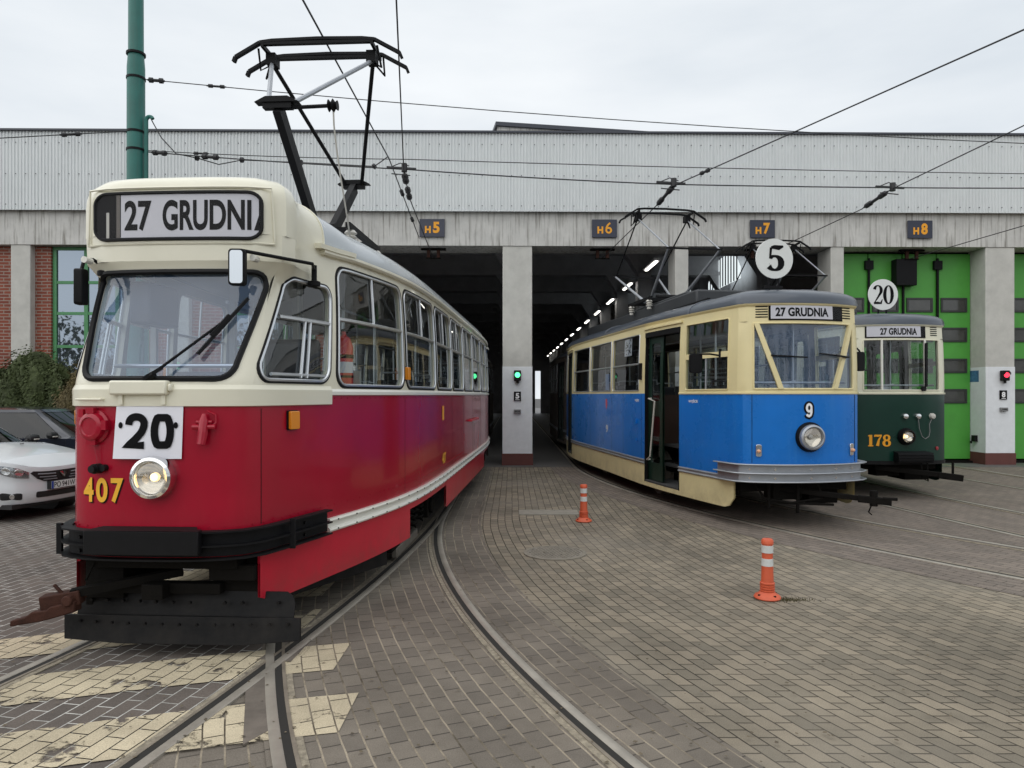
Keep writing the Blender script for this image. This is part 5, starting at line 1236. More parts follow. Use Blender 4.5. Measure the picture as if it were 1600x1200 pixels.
    else: b.bar((-.4, .2, .5), (.45, -.35, .42), .07, .08); b.bar((.35, -.28, .42), (.68, -.4, .38), .10, .10); b.cyl((.66, -.2, .4), (.66, -.2, .62), .02, 8); b.tube([(.2, -.1, .6), (.2, -.12, .35), (.3, -.12, .3), (.3, -.1, .6)], .014, 6)
    b.build('coupler', 'dark', t, bev=.006)
    b = MB(); b.bx(-.75, .75, .35, .55, .45, .62); b.bx(-.35, .05, .25, .5, .35, .6); b.bx(-.75, .75, 1.7, 8.2, .45, .62); b.bx(-.5, .5, 4.4, 5.6, .3, .5); b.cyl((-.05, .45, .5), (.4, .45, .5), .09, 12); b.bx(.3, .72, .5, 1.0, .25, .5)
    for yy in (3.3, 6.5):
        for sx in (-1, 1): b.box((sx * .9, yy, .35), (.16, .3, .25)); b.bx(sx * .9 - .03, sx * .9 + .03, yy - .6, yy + .6, .46, .53)
    b.build('chassis', 'dark', t, bev=.01)
    for yy in (3.3, 6.5):
        for sx in (-1, 1): wheel(t, sx * .7175, yy, .36)
    # doors: front left open with folded leaves, others closed
    def leaf(A, B, sg, off, nm='door_leaf', m_='leafdoor'):
        """door leaf spanning A..B along the side"""
        o = MB(); d = MB(); hh = [(p, q) for p, q in rrect(A + .10, B - .10, 1.60, 2.52, .07)]
        oo = Hull.cell; Hh = Hn; s_ = lambda L: [(sg * a, c) for a, c in L]
        a, c = (A, B) if sg > 0 else (-B, -A)
        old = Hn.prof; Hn.prof = lambda y, z: old(y, z) + off
        Hn.cell(o, d, a, c, 1.5, 2.68, s_(hh), .03); lw = rrect(A + .10, B - .10, .62, 1.36, .05); Hn.cell(o, d, a, c, .34, 1.5, s_(lw), .03)
        lf = o.build(nm, m_, t); d.build('inner_face', m_, lf)
        g_ = MB(); Hn.pane(g_, s_(hh), -.015); Hn.pane(g_, s_(lw), -.015); g_.build('pane', 'glass', lf)
        Hn.prof = old; return lf
    for sg in (-1, 1):
        A, B = Ts(E0), Ts(E1); m_ = (A + B) / 2
        leaf(A + .02, m_ - .005, sg, -.05); leaf(m_ + .005, B - .02, sg, -.05)
        A, B = Ts(D0), Ts(D1); m_ = (A + B) / 2
        if sg > 0 or not detail: leaf(A + .02, m_ - .005, sg, -.05); leaf(m_ + .005, B - .02, sg, -.05)
        else:
            lf = leaf(B - .56, B - .015, sg, -.06)
            b = MB(); b.tube([Hn.pos(-(B - .14), 1.64, -.06), Hn.pos(-(B - .14), 1.64, -.01), Hn.pos(-(B - .40), 1.60, -.0), Hn.pos(-(B - .22), .72, -.0), Hn.pos(-(B - .08), .66, -.01), Hn.pos(-(B - .08), .66, -.06)], .014, 8); b.build('handle', 'porc', lf)
            b = MB(); b.tube([Hn.pos(-(A + .12), z, -.10) for z in (.35, 1.0, 1.35, 1.45)] + [Hn.pos(-(A + .05), 1.55, -.06)], .016, 8); b.tube([Hn.pos(-(A + .32), z, -.25) for z in (.62, 2.6)], .016, 8); b.build('hand_rail', 'porc', t)
        # door jambs
        for q0, q1 in ((D0, D1), (E0, E1)):
            for T in (Ts(q0) + .006, Ts(q1) - .006):
                b = MB(); b.prism([(-.045, .30), (.006, .30), (.006, 2.70), (-.045, 2.70)], lambda a, c, d: Hn.pos(sg * (T + d), c, a), -.008, .008); b.build('door_jamb', 'black', t)
            A, B = Ts(q0), Ts(q1); a, c = (A, B) if sg > 0 else (-B, -A); b = MB(); Hn.sweep(b, a, c, [(-.14, 2.62), (.01, 2.62), (.012, 2.70), (-.14, 2.70)]); b.build('door_head', 'black', t)
            b = MB(); Hn.sweep(b, a - .06, c + .06, [(0, 2.755), (.03, 2.75), (.032, 2.775), (0, 2.785)]); b.build('drip_rail', band, t)
    # interior
    b = MB(); b.bx(-.78, .78, .3, 9.6, .86, .90); b.bx(-1.1, 1.1, 2.95, 7.8, .86, .901); b.build('floor', 'floor', t)
    b = MB(); b.bx(-.8, .8, .4, 9.5, 2.86, 2.88); b.bx(-1.1, 1.1, 2.0, 8.2, 2.85, 2.87); b.build('ceiling', 'inner', t)
    for y in (2.9, 7.85):
        b = MB(); b.bx(-1.1, -.44, y, y + .04, .9, 1.7); b.bx(-.44, -.38, y, y + .04, .9, 2.85); b.build('bulkhead', 'wood', t)
        b = MB(); b.bx(.44, 1.1, y, y + .04, .9, 1.7); b.bx(.38, .44, y, y + .04, .9, 2.85); b.build('bulkhead', 'wood', t)
    for k in range(4):
        for x in (-.8, .8): seat(t, x, 3.5 + k * 1.1, .9, 'wood' if front != 'v' else 'seatr')
    b = MB()
    for x in (-.3, .3): b.cyl((x, 2.6, .9), (x, 2.6, 2.86), .017, 8); b.cyl((x, 8.0, .9), (x, 8.0, 2.86), .017, 8)
    b.cyl((-.72, .36, 1.86), (.72, .36, 1.86), .016, 8); b.cyl((-.9, 1.45, 1.95), (-.3, 1.45, 1.95), .016, 8); b.cyl((-.6, 1.4, .9), (-.6, 1.4, 2.86), .016, 8); b.cyl((.6, 1.4, .9), (.6, 1.4, 2.86), .016, 8)
    for x in (-.4, .4): b.cyl((x, 3, 2.6), (x, 7.8, 2.6), .015, 8)
    b.build('grab_pole', 'alu', t)
    b = MB(); b.bx(-.35, .1, .35, .65, .9, 1.78); b.bx(.2, .5, .35, .6, .9, 1.7); b.build('driver_console', 'innerd', t, bev=.03)
    b = MB(); b.lathe([(0, 1.78), (.14, 1.78), (.14, 1.83), (.05, 1.85), (0, 1.85)], (-.1, .5, 0), 'z', 18); b.bar((-.1, .5, 1.86), (.06, .42, 1.88), .02, .02); b.build('controller', 'alu', t)
    b = MB(); b.box((-.55, 1.1, 1.45), (.38, .36, .06)); b.tube([(-.74, 1.25, 1.45), (-.74, 1.28, 1.8), (-.7, 1.28, 1.9), (-.4, 1.28, 1.9), (-.36, 1.28, 1.8), (-.36, 1.25, 1.45)], .02, 8); b.box((-.55, 1.27, 1.72), (.34, .03, .22)); b.cyl((-.55, 1.1, .9), (-.55, 1.1, 1.45), .03, 8); b.build('driver_seat', 'seatr', t, bev=.01)
    if pan: panto(t, (-.12, 4.75), zk=4.2, zh=5.17, dyk=1.5, wh=1.62, wk=.5, z0=3.5, rr=.014, heavy=False, m2='steel')
    return t, Hn
mat_sr = M['sigr_off'] = mat('dull_red_reflector', (.3, .02, .03), .3)
blue, HB = n_tram((3.74, 8.85), .154, 'blue and cream tram with open door, white number 9 and round disc 5', 'blue', 'creamN', 'creamN')
TsB = HB.Ts
# number 9
bpos = lambda a, c, o: HB.pos(-.055 + a, 1.41 + c, o)
o = sans('9', 'ink', blue, lambda a, c: bpos(a, c, .004), -.025, -.025, .145, .245, .075); o.name = 'number_outline'
o = sans('9', 'inkw', blue, lambda a, c: bpos(a, c, .006), 0, 0, .095, .195, .03); o.name = 'fleet_number'
def tb(txt, T, z, w, h, m_='inkw'): return text('side_lettering', txt, m_, blue, lambda a, c: HB.pos(-(T) + a, z + c, .004), w, h, .03)
tb('WYJŚCIE', TsB(1.36), 1.58, .24, .06); tb('WEJŚCIE', TsB(3.25), 1.58, .2, .06); tb('9', TsB(4.95), .98, .12, .15)
b = MB(); b.prism([(0, 1.62), (.1, 1.62), (.1, 1.5), (.05, 1.42), (0, 1.5)], lambda a, c, d: HB.pos(-TsB(4.98) + a, c, d), 0, .004); b.build('crest', 'extred', blue)
b = MB()
for y in (2.95, 3.9, 4.58, 6.13, 7.68): b.tube([HB.pos(-TsB(y), z, -.001) for z in (.67, 1.2, 1.71)], .003, 4)
b.build('panel_joint', 'black', blue)
b = MB(); b.bar(HB.pos(-TsB(3.15), 1.3, .01), HB.pos(-TsB(3.15), 1.22, .02), .03, .03); b.bar(HB.pos(-TsB(3.15), .95, .01), HB.pos(-TsB(3.1), .95, .03), .02, .02); b.build('door_hinge', 'blue', blue)
b = MB(); b.bar(HB.pos(-TsB(2.95), 1.95, .02), HB.pos(-TsB(2.95), 2.22, .02), .05, .05); b.build('indicator_arm', 'black', blue)
p = HB.pos(-TsB(.75), 2.12, .28)
mirror(blue, p, [HB.pos(-TsB(.62), 2.22, 0), HB.pos(-TsB(.64), 2.24, .15), (p[0] + .02, p[1], p[2] + .12), (p[0], p[1] + .02, p[2] + .05)], .17, .26, rz=-.1, face='black')
p = HB.pos(TsB(.5), 2.15, .16)
mirror(blue, p, [HB.pos(TsB(.42), 2.3, 0), HB.pos(TsB(.45), 2.32, .1), (p[0], p[1] + .02, p[2] + .14), (p[0], p[1] + .02, p[2] + .05)], .14, .26, rz=.2, face='black')
# posters in windows
b = MB(); A = -TsB(3.95); b.prism([(0, 2.38), (.4, 2.38), (.4, 2.68), (0, 2.68)], lambda a, c, d: HB.pos(A + a, c, d), -.032, -.030); po = b.build('poster', 'paper', blue)
b = MB(); rng = random.Random(5)
for k in range(26):
    x = .04 + rng.random() * .28; z = 2.40 + rng.random() * .24; b.prism([(x, z), (x + .03 + rng.random() * .05, z + rng.random() * .03), (x + .03, z + .02 + rng.random() * .03)], lambda a, c, d: HB.pos(A + a, c, d), -.0295, -.029)
b.build('print', 'ink', po)
b = MB(); A2 = -TsB(5.1); b.prism([(0, 1.79), (.25, 1.79), (.25, 2.1), (0, 2.1)], lambda a, c, d: HB.pos(A2 + a, c, d), -.032, -.030); b.build('poster', mat('pale_blue_notice', (.3, .4, .65), .6, var=.4, vscale=20), blue)
def disc(t, Hh, x, y, z, r, txt, wd):
    b = MB(); b.lathe([(0, y - .006), (r, y - .006), (r, y + .008), (0, y + .008)], (x, 0, z), 'y', 40); d = b.build('route_disc', 'disc', t, bev=.002)
    w = wd * r; h = 1.28 * r
    serif('numeral', txt, 'ink', d, lambda a, c, o: (x - w / 2 + a, y - .008 - o, z - h / 2 + c), w, h, fatk=1.15 if len(txt) == 1 else 1.0)
    b = MB(); b.bar((x - .07, y + .02, z - r + .04), (x - .07, y + .02, z - r - .12), .02, .02); b.bar((x + .07, y + .02, z - r + .04), (x + .07, y + .02, z - r - .12), .02, .02); b.bx(x - .12, x + .12, y, y + .06, z - r - .13, z - r - .09); b.build('disc_bracket', 'black', d)
disc(blue, HB, -.24, .42, 3.485, .262, '5', 1.0)
grn, HG = n_tram((6.43, 11.5), .06, 'dark green and ivory tram with round disc 20 and number 178 behind the blue one', 'green', 'creamG', 'green', front='s', detail=False, bump='buffer')
HGt = HG.Ts
for dx, dz, m_, o in ((.006, -.006, 'rust', .003), (0, 0, 'orange', .005)):
    serif('fleet_number' if m_ == 'orange' else 'number_shadow', '178', m_, grn, lambda a, c, e: HG.pos(-.60 + a + dx, .86 + c + dz, o + e), .36, .19, fat=.004)
disc(grn, HG, -.11, .45, 3.40, .262, '20', 1.42)
p = HG.pos(-HGt(.5), 2.22, .12)
mirror(grn, p, [HG.pos(-HGt(.42), 2.42, 0), HG.pos(-HGt(.45), 2.45, .08), (p[0], p[1] + .02, p[2] + .18), (p[0], p[1] + .02, p[2] + .05)], .17, .36, rz=-.2, face='black')
# dim trams inside the hall
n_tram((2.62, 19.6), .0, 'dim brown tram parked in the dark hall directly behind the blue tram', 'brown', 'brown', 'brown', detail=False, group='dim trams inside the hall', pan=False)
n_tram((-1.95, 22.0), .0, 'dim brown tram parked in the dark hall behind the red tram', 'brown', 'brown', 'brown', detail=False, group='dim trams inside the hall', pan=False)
# ---------------------------------------------------------------- bollards, covers
def bollard(x, y, label):
    t = thing('bollard', (x, y, 0), 0, label, 'bollard', 'orange bollards on the paving')
    b = MB(); n = 24; b.lathe([(0, .004), (.105, .004), (.11, .012), (.10, .03), (.075, .045), (.06, .06), (0, .06)], n=28); b.build('foot', 'borange', t)
    b = MB(); pr = [(.055, .06)]
    for k in range(4): pr += [(.060, .065 + k * .02), (.060, .075 + k * .02), (.052, .08 + k * .02)]
    pr += [(.050, .16), (.046, .30), (.044, .34), (.044, .455), (.049, .458), (.049, .485), (.04, .498), (0, .5)]
    b.lathe(pr, n=28); b.build('post', 'borange', t)
    for z in (.275, .385):
        b = MB(); b.lathe([(.0472, z), (.0482, z), (.0468, z + .062), (.0458, z + .062)], n=28); b.build('reflective_band', 'bwhite', t)
    b = MB()
    for k in range(4): a = k * pi / 2 + .4; b.cyl((.085 * cos(a), .085 * sin(a), .03), (.085 * cos(a), .085 * sin(a), .042), .012, 8)
    b.build('bolts', 'dark', t)
bollard(pix(912, 812, 9.45)[0], 9.45, 'orange and white bollard farther away, left of the blue tram')
bollard(pix(1199, 935, 5.88)[0], 5.88, 'orange and white bollard nearer to the viewer, in front of the blue tram')
t = thing('manhole_cover', (pix(867, 866, 7.55)[0], 7.55, 0), 0, 'round patterned manhole cover in the paving near the middle', 'manhole cover')
b = MB(); b.lathe([(.27, .001), (.335, .001), (.335, .012), (.30, .0125), (.30, .008), (0, .008)], n=40); b.build('frame', mat('concrete_ring', (.25, .225, .18), .9, var=.3, vscale=15), t)
b = MB(); b.lathe([(0, .0082), (.295, .0082), (.295, .0105), (0, .0105)], n=40); 
for i in range(-7, 8):
    for j in range(-7, 8):
        x, y = i * .038 + (j % 2) * .019, j * .036
        if x * x + y * y < .27 ** 2: b.box((x, y, .013), (.024, .016, .005))
cv = b.build('cover', mat('cast_iron', (.24, .215, .175), .6, var=.4, vscale=15), t)
b = MB(); b.bx(.10, .95, 9.95, 10.35, -.01, .0125); o = b.build('drain_slab', mat('pale_concrete_slab', (.29, .27, .225), .9, var=.25, vscale=8, bump=.3), None, bev=.002); tag(o, 'pale rectangular concrete slab in the paving beside the farther bollard', 'slab')
# moss and dirt tuft by the near bollard
rng = random.Random(11); b = MB(); cx, cy = pix(1199, 935, 5.88)[0] + .16, 5.82
for k in range(260):
    a = rng.gauss(0, .09); c = rng.gauss(0, .03); h = .006 + rng.random() * .018; x, y = cx + a, cy + c
    b.add([(x, y, .003), (x + .006, y + rng.uniform(-.004, .004), .003), (x + rng.uniform(-.006, .006), y + rng.uniform(-.01, .01), .003 + h)], [(0, 1, 2)])
tag(b.build('moss', mat('moss', (.07, .06, .025), .9), smooth=False), 'thin moss growing beside the near bollard', 'moss', kind='stuff')
# ---------------------------------------------------------------- cars
def car(loc, rz, label, paint, plate=True):
    """local: nose at y=0, tail at +y"""
    t = thing('parked_car', (loc[0], loc[1], 0), rz, label, 'car', 'cars parked left of the red tram')
    Ln = 4.15
    def sh(y): # shoulder height along the car
        if y < .1: return .70 + y * .6
        if y < 1.15: return .76 + .20 * ((y - .1) / 1.05) ** .75
        if y < 3.7: return .96 + .02 * (y - 1.15) / 2.5
        return .98 - .05 * (y - 3.7)
    Hc = Hull([(0, 0), (.35, .02), (.6, .10), (.74, .26), (.82, .5), (.86, .9), (.87, 1.5), (.88, 2.4), (.87, 3.3), (.82, 3.85), (.68, 4.07), (.35, 4.14), (0, 4.15)])
    def bod(T, v, off=0):
        x, y, nx, ny = Hc.P(T); zt = sh(y); z = .20 + (zt - .20) * v
        o = -.06 * (1 - v) ** 2 * 1.2 + .0 - .10 * max(0, v - .72) ** 1.5 * 3 * (1 if y < 1.0 else .6) + .018 * sin(v * pi * 2.2) + off
        return (x + nx * o, y + ny * o, z)
    # side walls with wheel arches
    b = MB(); n = 150; m_ = 18; arches = (.80, 3.38); vs = []; fs = []
    for j in range(m_ + 1):
        for i in range(n):
            T = -Hc.L + 2 * Hc.L * i / n; p = bod(T, j / m_); vs.append(p)
    for j in range(m_):
        for i in range(n):
            q = [j * n + i, j * n + (i + 1) % n, (j + 1) * n + (i + 1) % n, (j + 1) * n + i]
            c = [sum(vs[k][a] for k in q) / 4 for a in range(3)]
            if abs(c[0]) > .6 and any((c[1] - ay) ** 2 + (c[2] - .30) ** 2 < .36 ** 2 for ay in arches): continue
            fs.append(q)
    b.add(vs, fs)
    # hood, deck
    b.grid(lambda u, v: (lambda y, T: (lambda p, f: (p[0] * f, y if False else p[1], p[2] + .045 * (1 - f * f)))(bod(T, 1), u * 2 - 1))(0, Hc.Ts(.0 + .30 + 3.5 * v)), 14, 40)
    nose = []
    b.grid(lambda u, v: (lambda p, q: (p[0] * (1 - v) + v * (u * 2 - 1) * q[0], p[1] * (1 - v) + v * q[1], p[2] * (1 - v) + v * (q[2] + .045 * (1 - (2 * u - 1) ** 2))))(bod((u * 2 - 1) * Hc.Ts(.30), 1), bod(Hc.Ts(.30), 1)), 14, 4)
    b.build('body', paint, t, ang=50)
    # greenhouse
    base = Hull([(0, 1.12), (.45, 1.17), (.66, 1.28), (.76, 1.6), (.78, 2.4), (.76, 3.3), (.68, 3.85), (.4, 3.98), (0, 4.0)])
    top = Hull([(0, 1.95), (.35, 1.97), (.52, 2.03), (.58, 2.2), (.60, 2.6), (.58, 3.2), (.52, 3.5), (.3, 3.58), (0, 3.6)])
    def gh(k, v, off=0):
        """k in -1..1 around"""
        f = abs(k); sg = 1 if k >= 0 else -1; a = base.P(f * base.L); c = top.P(f * top.L); w = v - .06 * sin(pi * v)
        x = a[0] + (c[0] - a[0]) * v ** 1.15; y = a[1] + (c[1] - a[1]) * v
        return (sg * (x + a[2] * off), y + a[3] * off, .955 + .49 * v)
    b = MB(); b.grid(lambda u, v: gh(u * 2 - 1, v * .96 + .01, -.006), 80, 8); b.build('window_glass', 'glassc', t)
    b = MB()
    def strip(k0, k1, v0=0, v1=1, off=.004):
        b.grid(lambda u, v: gh(k0 + (k1 - k0) * u, v0 + (v1 - v0) * v, off), max(2, int(abs(k1 - k0) * 60)), 8)
    for s_ in (-1, 1):
        for k0, k1 in ((.165, .20), (.44, .465), (.72, .78)): strip(s_ * k0, s_ * k1)
    strip(-1, 1, .90, 1); strip(-1, 1, 0, .03)
    b.grid(lambda u, v: (lambda p: (p[0] * (1 - v), p[1] * (1 - v) + v * 2.6 + 0, 1.445 + .05 * (1 - (1 - v) ** 2.2)))(gh(u * 2 - 1, 1, .004)), 80, 8)
    b.build('roof', paint, t, ang=50)
    b = MB(); b.bx(-.62, .62, .8, 3.6, .3, .9); b.bx(-.5, .5, 1.5, 1.8, .9, 1.0); 
    for x in (-.35, .35): b.bx(x - .2, x + .2, 2.2, 2.35, .9, 1.28)
    b.build('cabin', 'blackp', t, bev=.03)
    # nose details
    def patch(nm, T0, T1, v0, v1, off, m_, par=t, th=.012, shape=None, nn=12):
        b = MB(); 
        f = lambda u, v: (T0 + (T1 - T0) * u, v0 + (v1 - v0) * v)
        if shape: pts = [(T0 + (T1 - T0) * a, v0 + (v1 - v0) * c) for a, c in shape]
        else: pts = rrect(T0, T1, v0, v1, min(T1 - T0, v1 - v0) * .2)
        N_ = len(pts); cx = sum(p_[0] for p_ in pts) / N_; cz = sum(p_[1] for p_ in pts) / N_; vs = []
        for k in (1, .75, .5, .25): vs += [bod(cx + (a - cx) * k, cz + (c - cz) * k, off) for a, c in pts]
        vs.append(bod(cx, cz, off)); vs += [bod(a, c, off - th) for a, c in pts]; cc = 4 * N_
        fs = [(r * N_ + i, r * N_ + (i + 1) % N_, (r + 1) * N_ + (i + 1) % N_, (r + 1) * N_ + i) for r in range(3) for i in range(N_)] + [(3 * N_ + i, 3 * N_ + (i + 1) % N_, cc) for i in range(N_)] + [(i, (i + 1) % N_, cc + 1 + (i + 1) % N_, cc + 1 + i) for i in range(N_)]
        b.add(vs, fs); return b.build(nm, m_, par)
    gshape = [(.0, .75), (.04, .95), (.5, 1.0), (.96, .95), (1, .75), (.90, .25), (.80, .02), (.5, 0), (.2, .02), (.10, .25)]
    gshape = [(gshape[i][0] + (gshape[(i + 1) % 10][0] - gshape[i][0]) * k / 4, gshape[i][1] + (gshape[(i + 1) % 10][1] - gshape[i][1]) * k / 4) for i in range(10) for k in range(4)]
    gr = patch('grille', -.50, .50, .62, .90, .006, 'blackp', shape=gshape)
    b = MB()
    for v, h in ((.82, .40), (.74, .38), (.67, .32)): 
        for s_ in (-1, 1): b.tube([bod(s_ * (h * k / 6), v, .012) for k in range(2, 7)], .008, 6)
    b.build('grille_bar', 'steel', gr)
    b = MB(); b.prism([(-.075, .86), (-.02, .86), (0, .76), (.02, .86), (.075, .86), (.02, .70), (-.02, .70)], lambda a, c, d: bod(a, c, d), .012, .022); b.build('badge', 'chrome', gr)
    patch('lower_grille', -.42, .42, .20, .36, .006, 'blackp'); patch('lower_lip', -.75, .75, .0, .07, .012, 'blackp')
    for s_ in (-1, 1):
        hs = [(0, .1), (0, .75), (.25, .95), (.6, 1), (1, .8), (.9, .5), (.6, .15), (.3, 0)]
        hs = [(hs[i][0] + (hs[(i + 1) % 8][0] - hs[i][0]) * k / 4, hs[i][1] + (hs[(i + 1) % 8][1] - hs[i][1]) * k / 4) for i in range(8) for k in range(4)]
        sh2 = hs if s_ > 0 else [(1 - a, c) for a, c in hs]
        T0, T1 = (.52, 1.02) if s_ > 0 else (-1.02, -.52)
        hl = patch('headlight', T0, T1, .68, .92, .004, mat('headlight_chrome', (.45, .47, .5), .15, metal=.8, var=.5, vscale=18), shape=sh2)
        for k in (0, 1):
            b = MB(); c0_ = s_ * (.64 + .15 * k); vs = []; nn = 14
            for rr, o in ((.055, .006), (.05, .012), (.03, .008), (.001, .006)): vs += [bod(c0_ + rr * cos(2 * pi * i / nn), .81 + rr * 1.5 * sin(2 * pi * i / nn), o) for i in range(nn)]
            b.add(vs, [(r * nn + i, r * nn + (i + 1) % nn, (r + 1) * nn + (i + 1) % nn, (r + 1) * nn + i) for r in range(3) for i in range(nn)]); b.build('reflector', 'chrome', hl)
        patch('headlight_cover', T0, T1, .68, .92, .018, 'lens', par=hl, shape=sh2, th=.01)
        a, c = sorted((s_ * .60, s_ * .86)); fg = patch('fog_lamp_recess', a, c, .17, .33, .006, 'blackp')
        b = MB(); vs = []; nn = 14
        for rr, o in ((.035, .01), (.03, .02), (.001, .014)): vs += [bod(s_ * .72 + rr * cos(2 * pi * i / nn), .25 + rr * 1.7 * sin(2 * pi * i / nn), o) for i in range(nn)]
        b.add(vs, [(r * nn + i, r * nn + (i + 1) % nn, (r + 1) * nn + (i + 1) % nn, (r + 1) * nn + i) for r in range(2) for i in range(nn)]); b.build('fog_lamp', 'chrome', fg)
        # mirror
        b = MB(); b.lathe([(0, -.1), (.05, -.08), (.065, 0), (.055, .08), (0, .1)], (s_ * .93, 1.42, 1.02), 'x', 14); b.bar((s_ * .80, 1.42, .98), (s_ * .88, 1.42, 1.0), .05, .04); mm = b.build('door_mirror', 'blackp', t)
        b = MB(); b.tube([(s_ * .90, 1.355, 1.0), (s_ * 1.0, 1.37, 1.0)], .012, 6); b.build('side_repeater', 'porc', mm)
        # door joints and handles
        b = MB()
        for y in (1.25, 2.3, 3.15): b.tube([bod(s_ * Hc.Ts(y), v, .0) for v in (.12, .4, .7, .97)], .004, 4)
        b.tube([bod(s_ * Hc.Ts(y), .12, .0) for y in (1.25, 2.3, 3.15)], .004, 4); b.build('door_joint', 'blackp', t)
        b = MB()
        for y in (2.15, 3.0): b.bar(bod(s_ * Hc.Ts(y), .80, .02), bod(s_ * Hc.Ts(y + .17), .80, .02), .03, .02)
        b.build('door_handle', paint, t, bev=.005)
        for y in arches:
            b = MB(); b.lathe([(0, s_ * -.1), (.26, s_ * -.1), (.30, s_ * -.07), (.30, s_ * .07), (.27, s_ * .09), (.2, s_ * .085), (.2, s_ * .06), (0, s_ * .06)], (s_ * .74, y, .30), 'x', 30); w_ = b.build('wheel', 'rubber', t)
            b = MB(); b.lathe([(0, s_ * .065), (.03, s_ * .08), (.05, s_ * .07), (.18, s_ * .075), (.2, s_ * .088)], (s_ * .74, y, .30), 'x', 24); b.build('rim', 'steel', w_)
            b = MB()
            for k in range(6): a = k * pi / 3; b.bar((s_ * .825, y + .05 * cos(a), .30 + .05 * sin(a)), (s_ * .825, y + .17 * cos(a), .30 + .17 * sin(a)), .05, .012, (1, 0, 0))
            b.build('spokes', 'dark', w_)
            b = MB(); b.lathe([(.37, s_ * -.3), (.37, s_ * .05)], (s_ * .74, y, .30), 'x', 30); b.build('wheel_well', 'blackp', t)
    b = MB(); b.bx(-.70, .70, .15, 4.0, .18, .24); b.build('underbody', 'blackp', t)
    if plate:
        pr = lambda a, c, d: (a, -.02 + .0 - d, .455 + c)
        b = MB(); b.bx(-.26, .26, -.03, .03, .40, .515); pl_ = b.build('number_plate', 'blackp', t)
        b = MB(); b.bx(-.25, .25, -.033, -.0302, .407, .508); b.build('plate_face', 'disc', pl_)
        b = MB(); b.bx(-.25, -.215, -.0345, -.0332, .407, .508); b.build('blue_strip', mat('euro_blue', (.02, .06, .35), .4), pl_)
        text('lettering', 'PO', 'ink', pl_, lambda a, c: (-.205 + a, -.0345, .42 + c), .11, .075, .006)
        text('lettering', '941WG', 'ink', pl_, lambda a, c: (-.07 + a, -.0345, .42 + c), .29, .075, .004)
    b = MB()
    for x in (-.22, .18): b.box((x, .87, .985), (.05, .02, .012))
    b.build('washer_jet', 'blackp', t)
    return t
# heading: nose direction -y in local; white car points right and slightly towards the viewer
car((-6.33, 9.95), radians(90 - 10), 'white hatchback with its nose pointing right, beside the red tram', 'carw')
car((-6.3, 12.75), radians(91), 'dark navy car seen from the side behind the white hatchback', 'card', plate=False)
# ---------------------------------------------------------------- shrubs by the brick wall
def leafblob(b, rng, c, rx, ry, rz, n, size, up=0.0):
    """leaf sprays on and inside a lumpy volume"""
    lumps = [(rng.uniform(-1, 1), rng.uniform(-1, 1), rng.uniform(-1, 1), rng.uniform(.25, .5)) for _ in range(26)]
    for _ in range(n):
        u = rng.random() * 2 * pi; w = rng.uniform(-1, 1); q = sqrt(1 - w * w); d = Vector((q * cos(u), q * sin(u), w))
        r = 1 + .16 * sin(5 * u + c[0] * 3) * q + .13 * sin(7 * w + 3 * u) + .10 * sin(11 * u + 9 * w)
        r *= rng.uniform(.86, 1.0); p = Vector((c[0] + d.x * rx * r, c[1] + d.y * ry * r, c[2] + d.z * rz * r))
        if p.z < .03: continue
        nrm = (d + Vector((rng.uniform(-1, 1), rng.uniform(-1, 1), rng.uniform(-.6, 1)))).normalized(); t1 = nrm.cross(Vector((rng.random(), rng.random(), 1))).normalized(); t2 = nrm.cross(t1); s_ = size * rng.uniform(.5, 1.3)
        b.add([p - t1 * s_ * .35, p + t2 * s_ * .9 - t1 * s_ * .1, p + t1 * s_ * .4 + t2 * s_ * .3, p + t1 * s_ * .1 - t2 * s_ * .5], [(0, 1, 2, 3)])
def shrub(x, y, parts, m_, label, n, seed):
    t = thing('shrub', (x, y, 0), 0, label, 'shrub', 'shrubs below the brick wall'); rng = random.Random(seed)
    b = MB()
    for (c, r) in parts: leafblob(b, rng, c, r[0], r[1], r[2], int(n * 2.4 * r[0] * r[2]), .042)
    b.build('foliage', m_, t, smooth=False, recalc=False)
    b = MB()
    for (c, r) in parts:
        b.grid(lambda u, v: (lambda U, w, q: (lambda k: (c[0] + k * r[0] * q * cos(U), c[1] + k * r[1] * q * sin(U), max(.02, c[2] + k * r[2] * w)))(.86 * (1 + .16 * sin(5 * U + c[0] * 3) * q + .13 * sin(7 * w + 3 * U) + .10 * sin(11 * U + 9 * w))))(u * 2 * pi, cos(pi * (.001 + .998 * v)), sin(pi * (.001 + .998 * v))), 40, 24)
    b.build('inner_foliage', m_, t)
    b = MB()
    for (c, r) in parts:
        b.tube([(c[0] * .5, c[1], 0), (c[0], c[1], c[2])], [.06, .02], 7)
        for k in range(9): a = k * 2.4; b.tube([(c[0] * .7, c[1], c[2] * .4), (c[0] + r[0] * .6 * cos(a), c[1] + r[1] * .6 * sin(a), c[2] + r[2] * (.2 + .06 * k))], [.03, .008], 5)
    b.build('stems', 'bark', t)
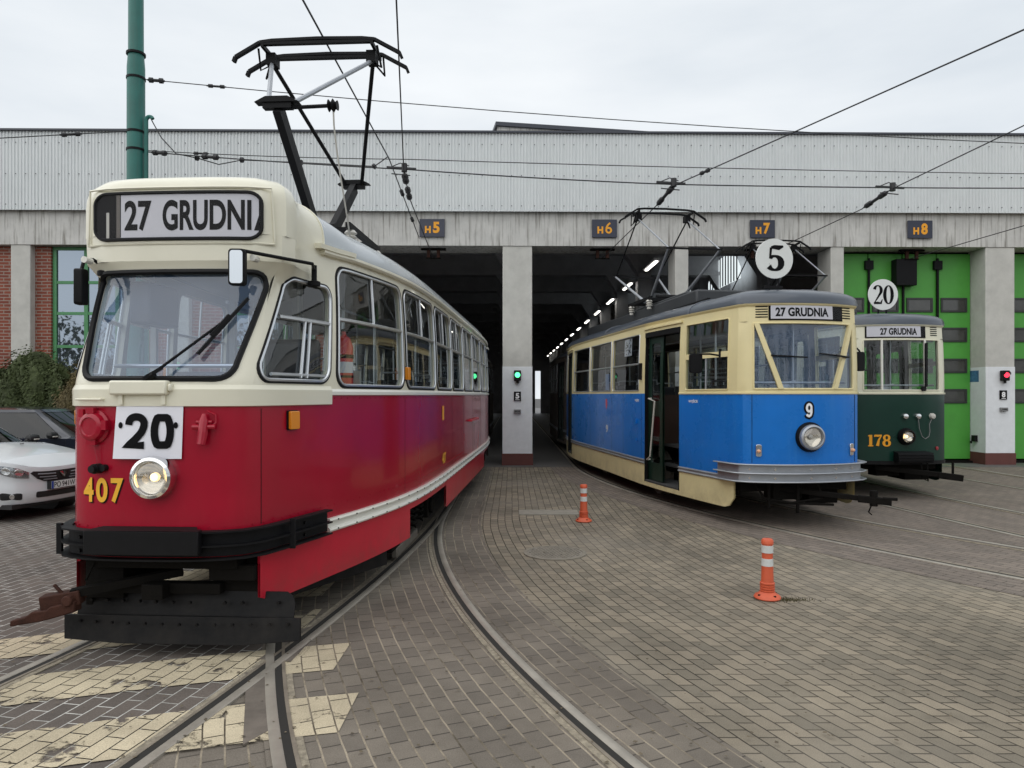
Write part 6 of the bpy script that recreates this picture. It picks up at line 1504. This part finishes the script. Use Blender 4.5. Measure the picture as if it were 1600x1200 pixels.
shrub(-10.55, 15.5, [((0, 0, 1.3), (.75, .6, 1.3)), ((-.8, .1, 1.1), (.7, .55, 1.15)), ((.55, 0, 1.15), (.55, .5, 1.2))], 'leaf1', 'dark green clipped conifer shrub before the brick wall at the far left', 6500, 1)
shrub(-9.1, 15.2, [((0, 0, 1.15), (.6, .55, 1.2)), ((.6, .1, 1.0), (.5, .5, 1.1))], 'leaf2', 'olive brown shrub between the green shrub and the red tram', 6500, 2)
shrub(-12.3, 15.6, [((0, 0, .9), (.8, .6, 1.05)), ((.8, 0, 1.0), (.6, .5, 1.05))], 'leaf1', 'lower green shrub cut by the left edge of the photo', 6500, 4)

# inner mass so the clipped shrubs are dense
# far row of trees across the yard, behind the viewer: what the panes and paint reflect
rng = random.Random(21); b = MB()
for k in range(34):
    x = -75 + k * 4.6 + rng.uniform(-1.2, 1.2); y = -34 + rng.uniform(-3, 3); h = rng.uniform(8, 13); w = rng.uniform(2, 3.4)
    b.tube([(x, y, -.01), (x + .2, y, h * .5), (x + .1, y, h * .9)], [.22, .14, .03], 6)
    for j in range(9): a = rng.random() * 6.3; b.tube([(x, y, h * .25 + j * h * .06), (x + w * .9 * cos(a), y + w * .9 * sin(a), h * .5 + j * h * .06)], [.08, .02], 4)
    leafblob(b, rng, (x, y, h * .62), w, w, h * .38, 420, .38)
tag(b.build('tree_row', 'leaf1', smooth=False, recalc=False), 'far row of trees standing across the yard opposite the depot', kind='stuff')

# grit, leaf scraps and small litter on the paving
rng = random.Random(33); b = MB()
for k in range(1500):
    y = 2.6 + 12 * rng.random() ** 1.6; x = rng.uniform(-.8, .8) * y; s_ = rng.uniform(.004, .013) * (1 + .05 * y); z = .0165
    a = rng.random() * 6.3; pts = [(x + s_ * cos(a + t) * rng.uniform(.6, 1), y + s_ * sin(a + t) * rng.uniform(.6, 1), z + rng.uniform(0, .005)) for t in (0, 1.6, 3.1, 4.7)]
    b.add(pts, [(0, 1, 2, 3)])
tag(b.build('litter', mat('dry_leaf_scraps', (.15, .12, .08), .9, var=.9, vscale=9), smooth=False, recalc=False), 'grit and dry leaf scraps scattered over the paving', kind='stuff')
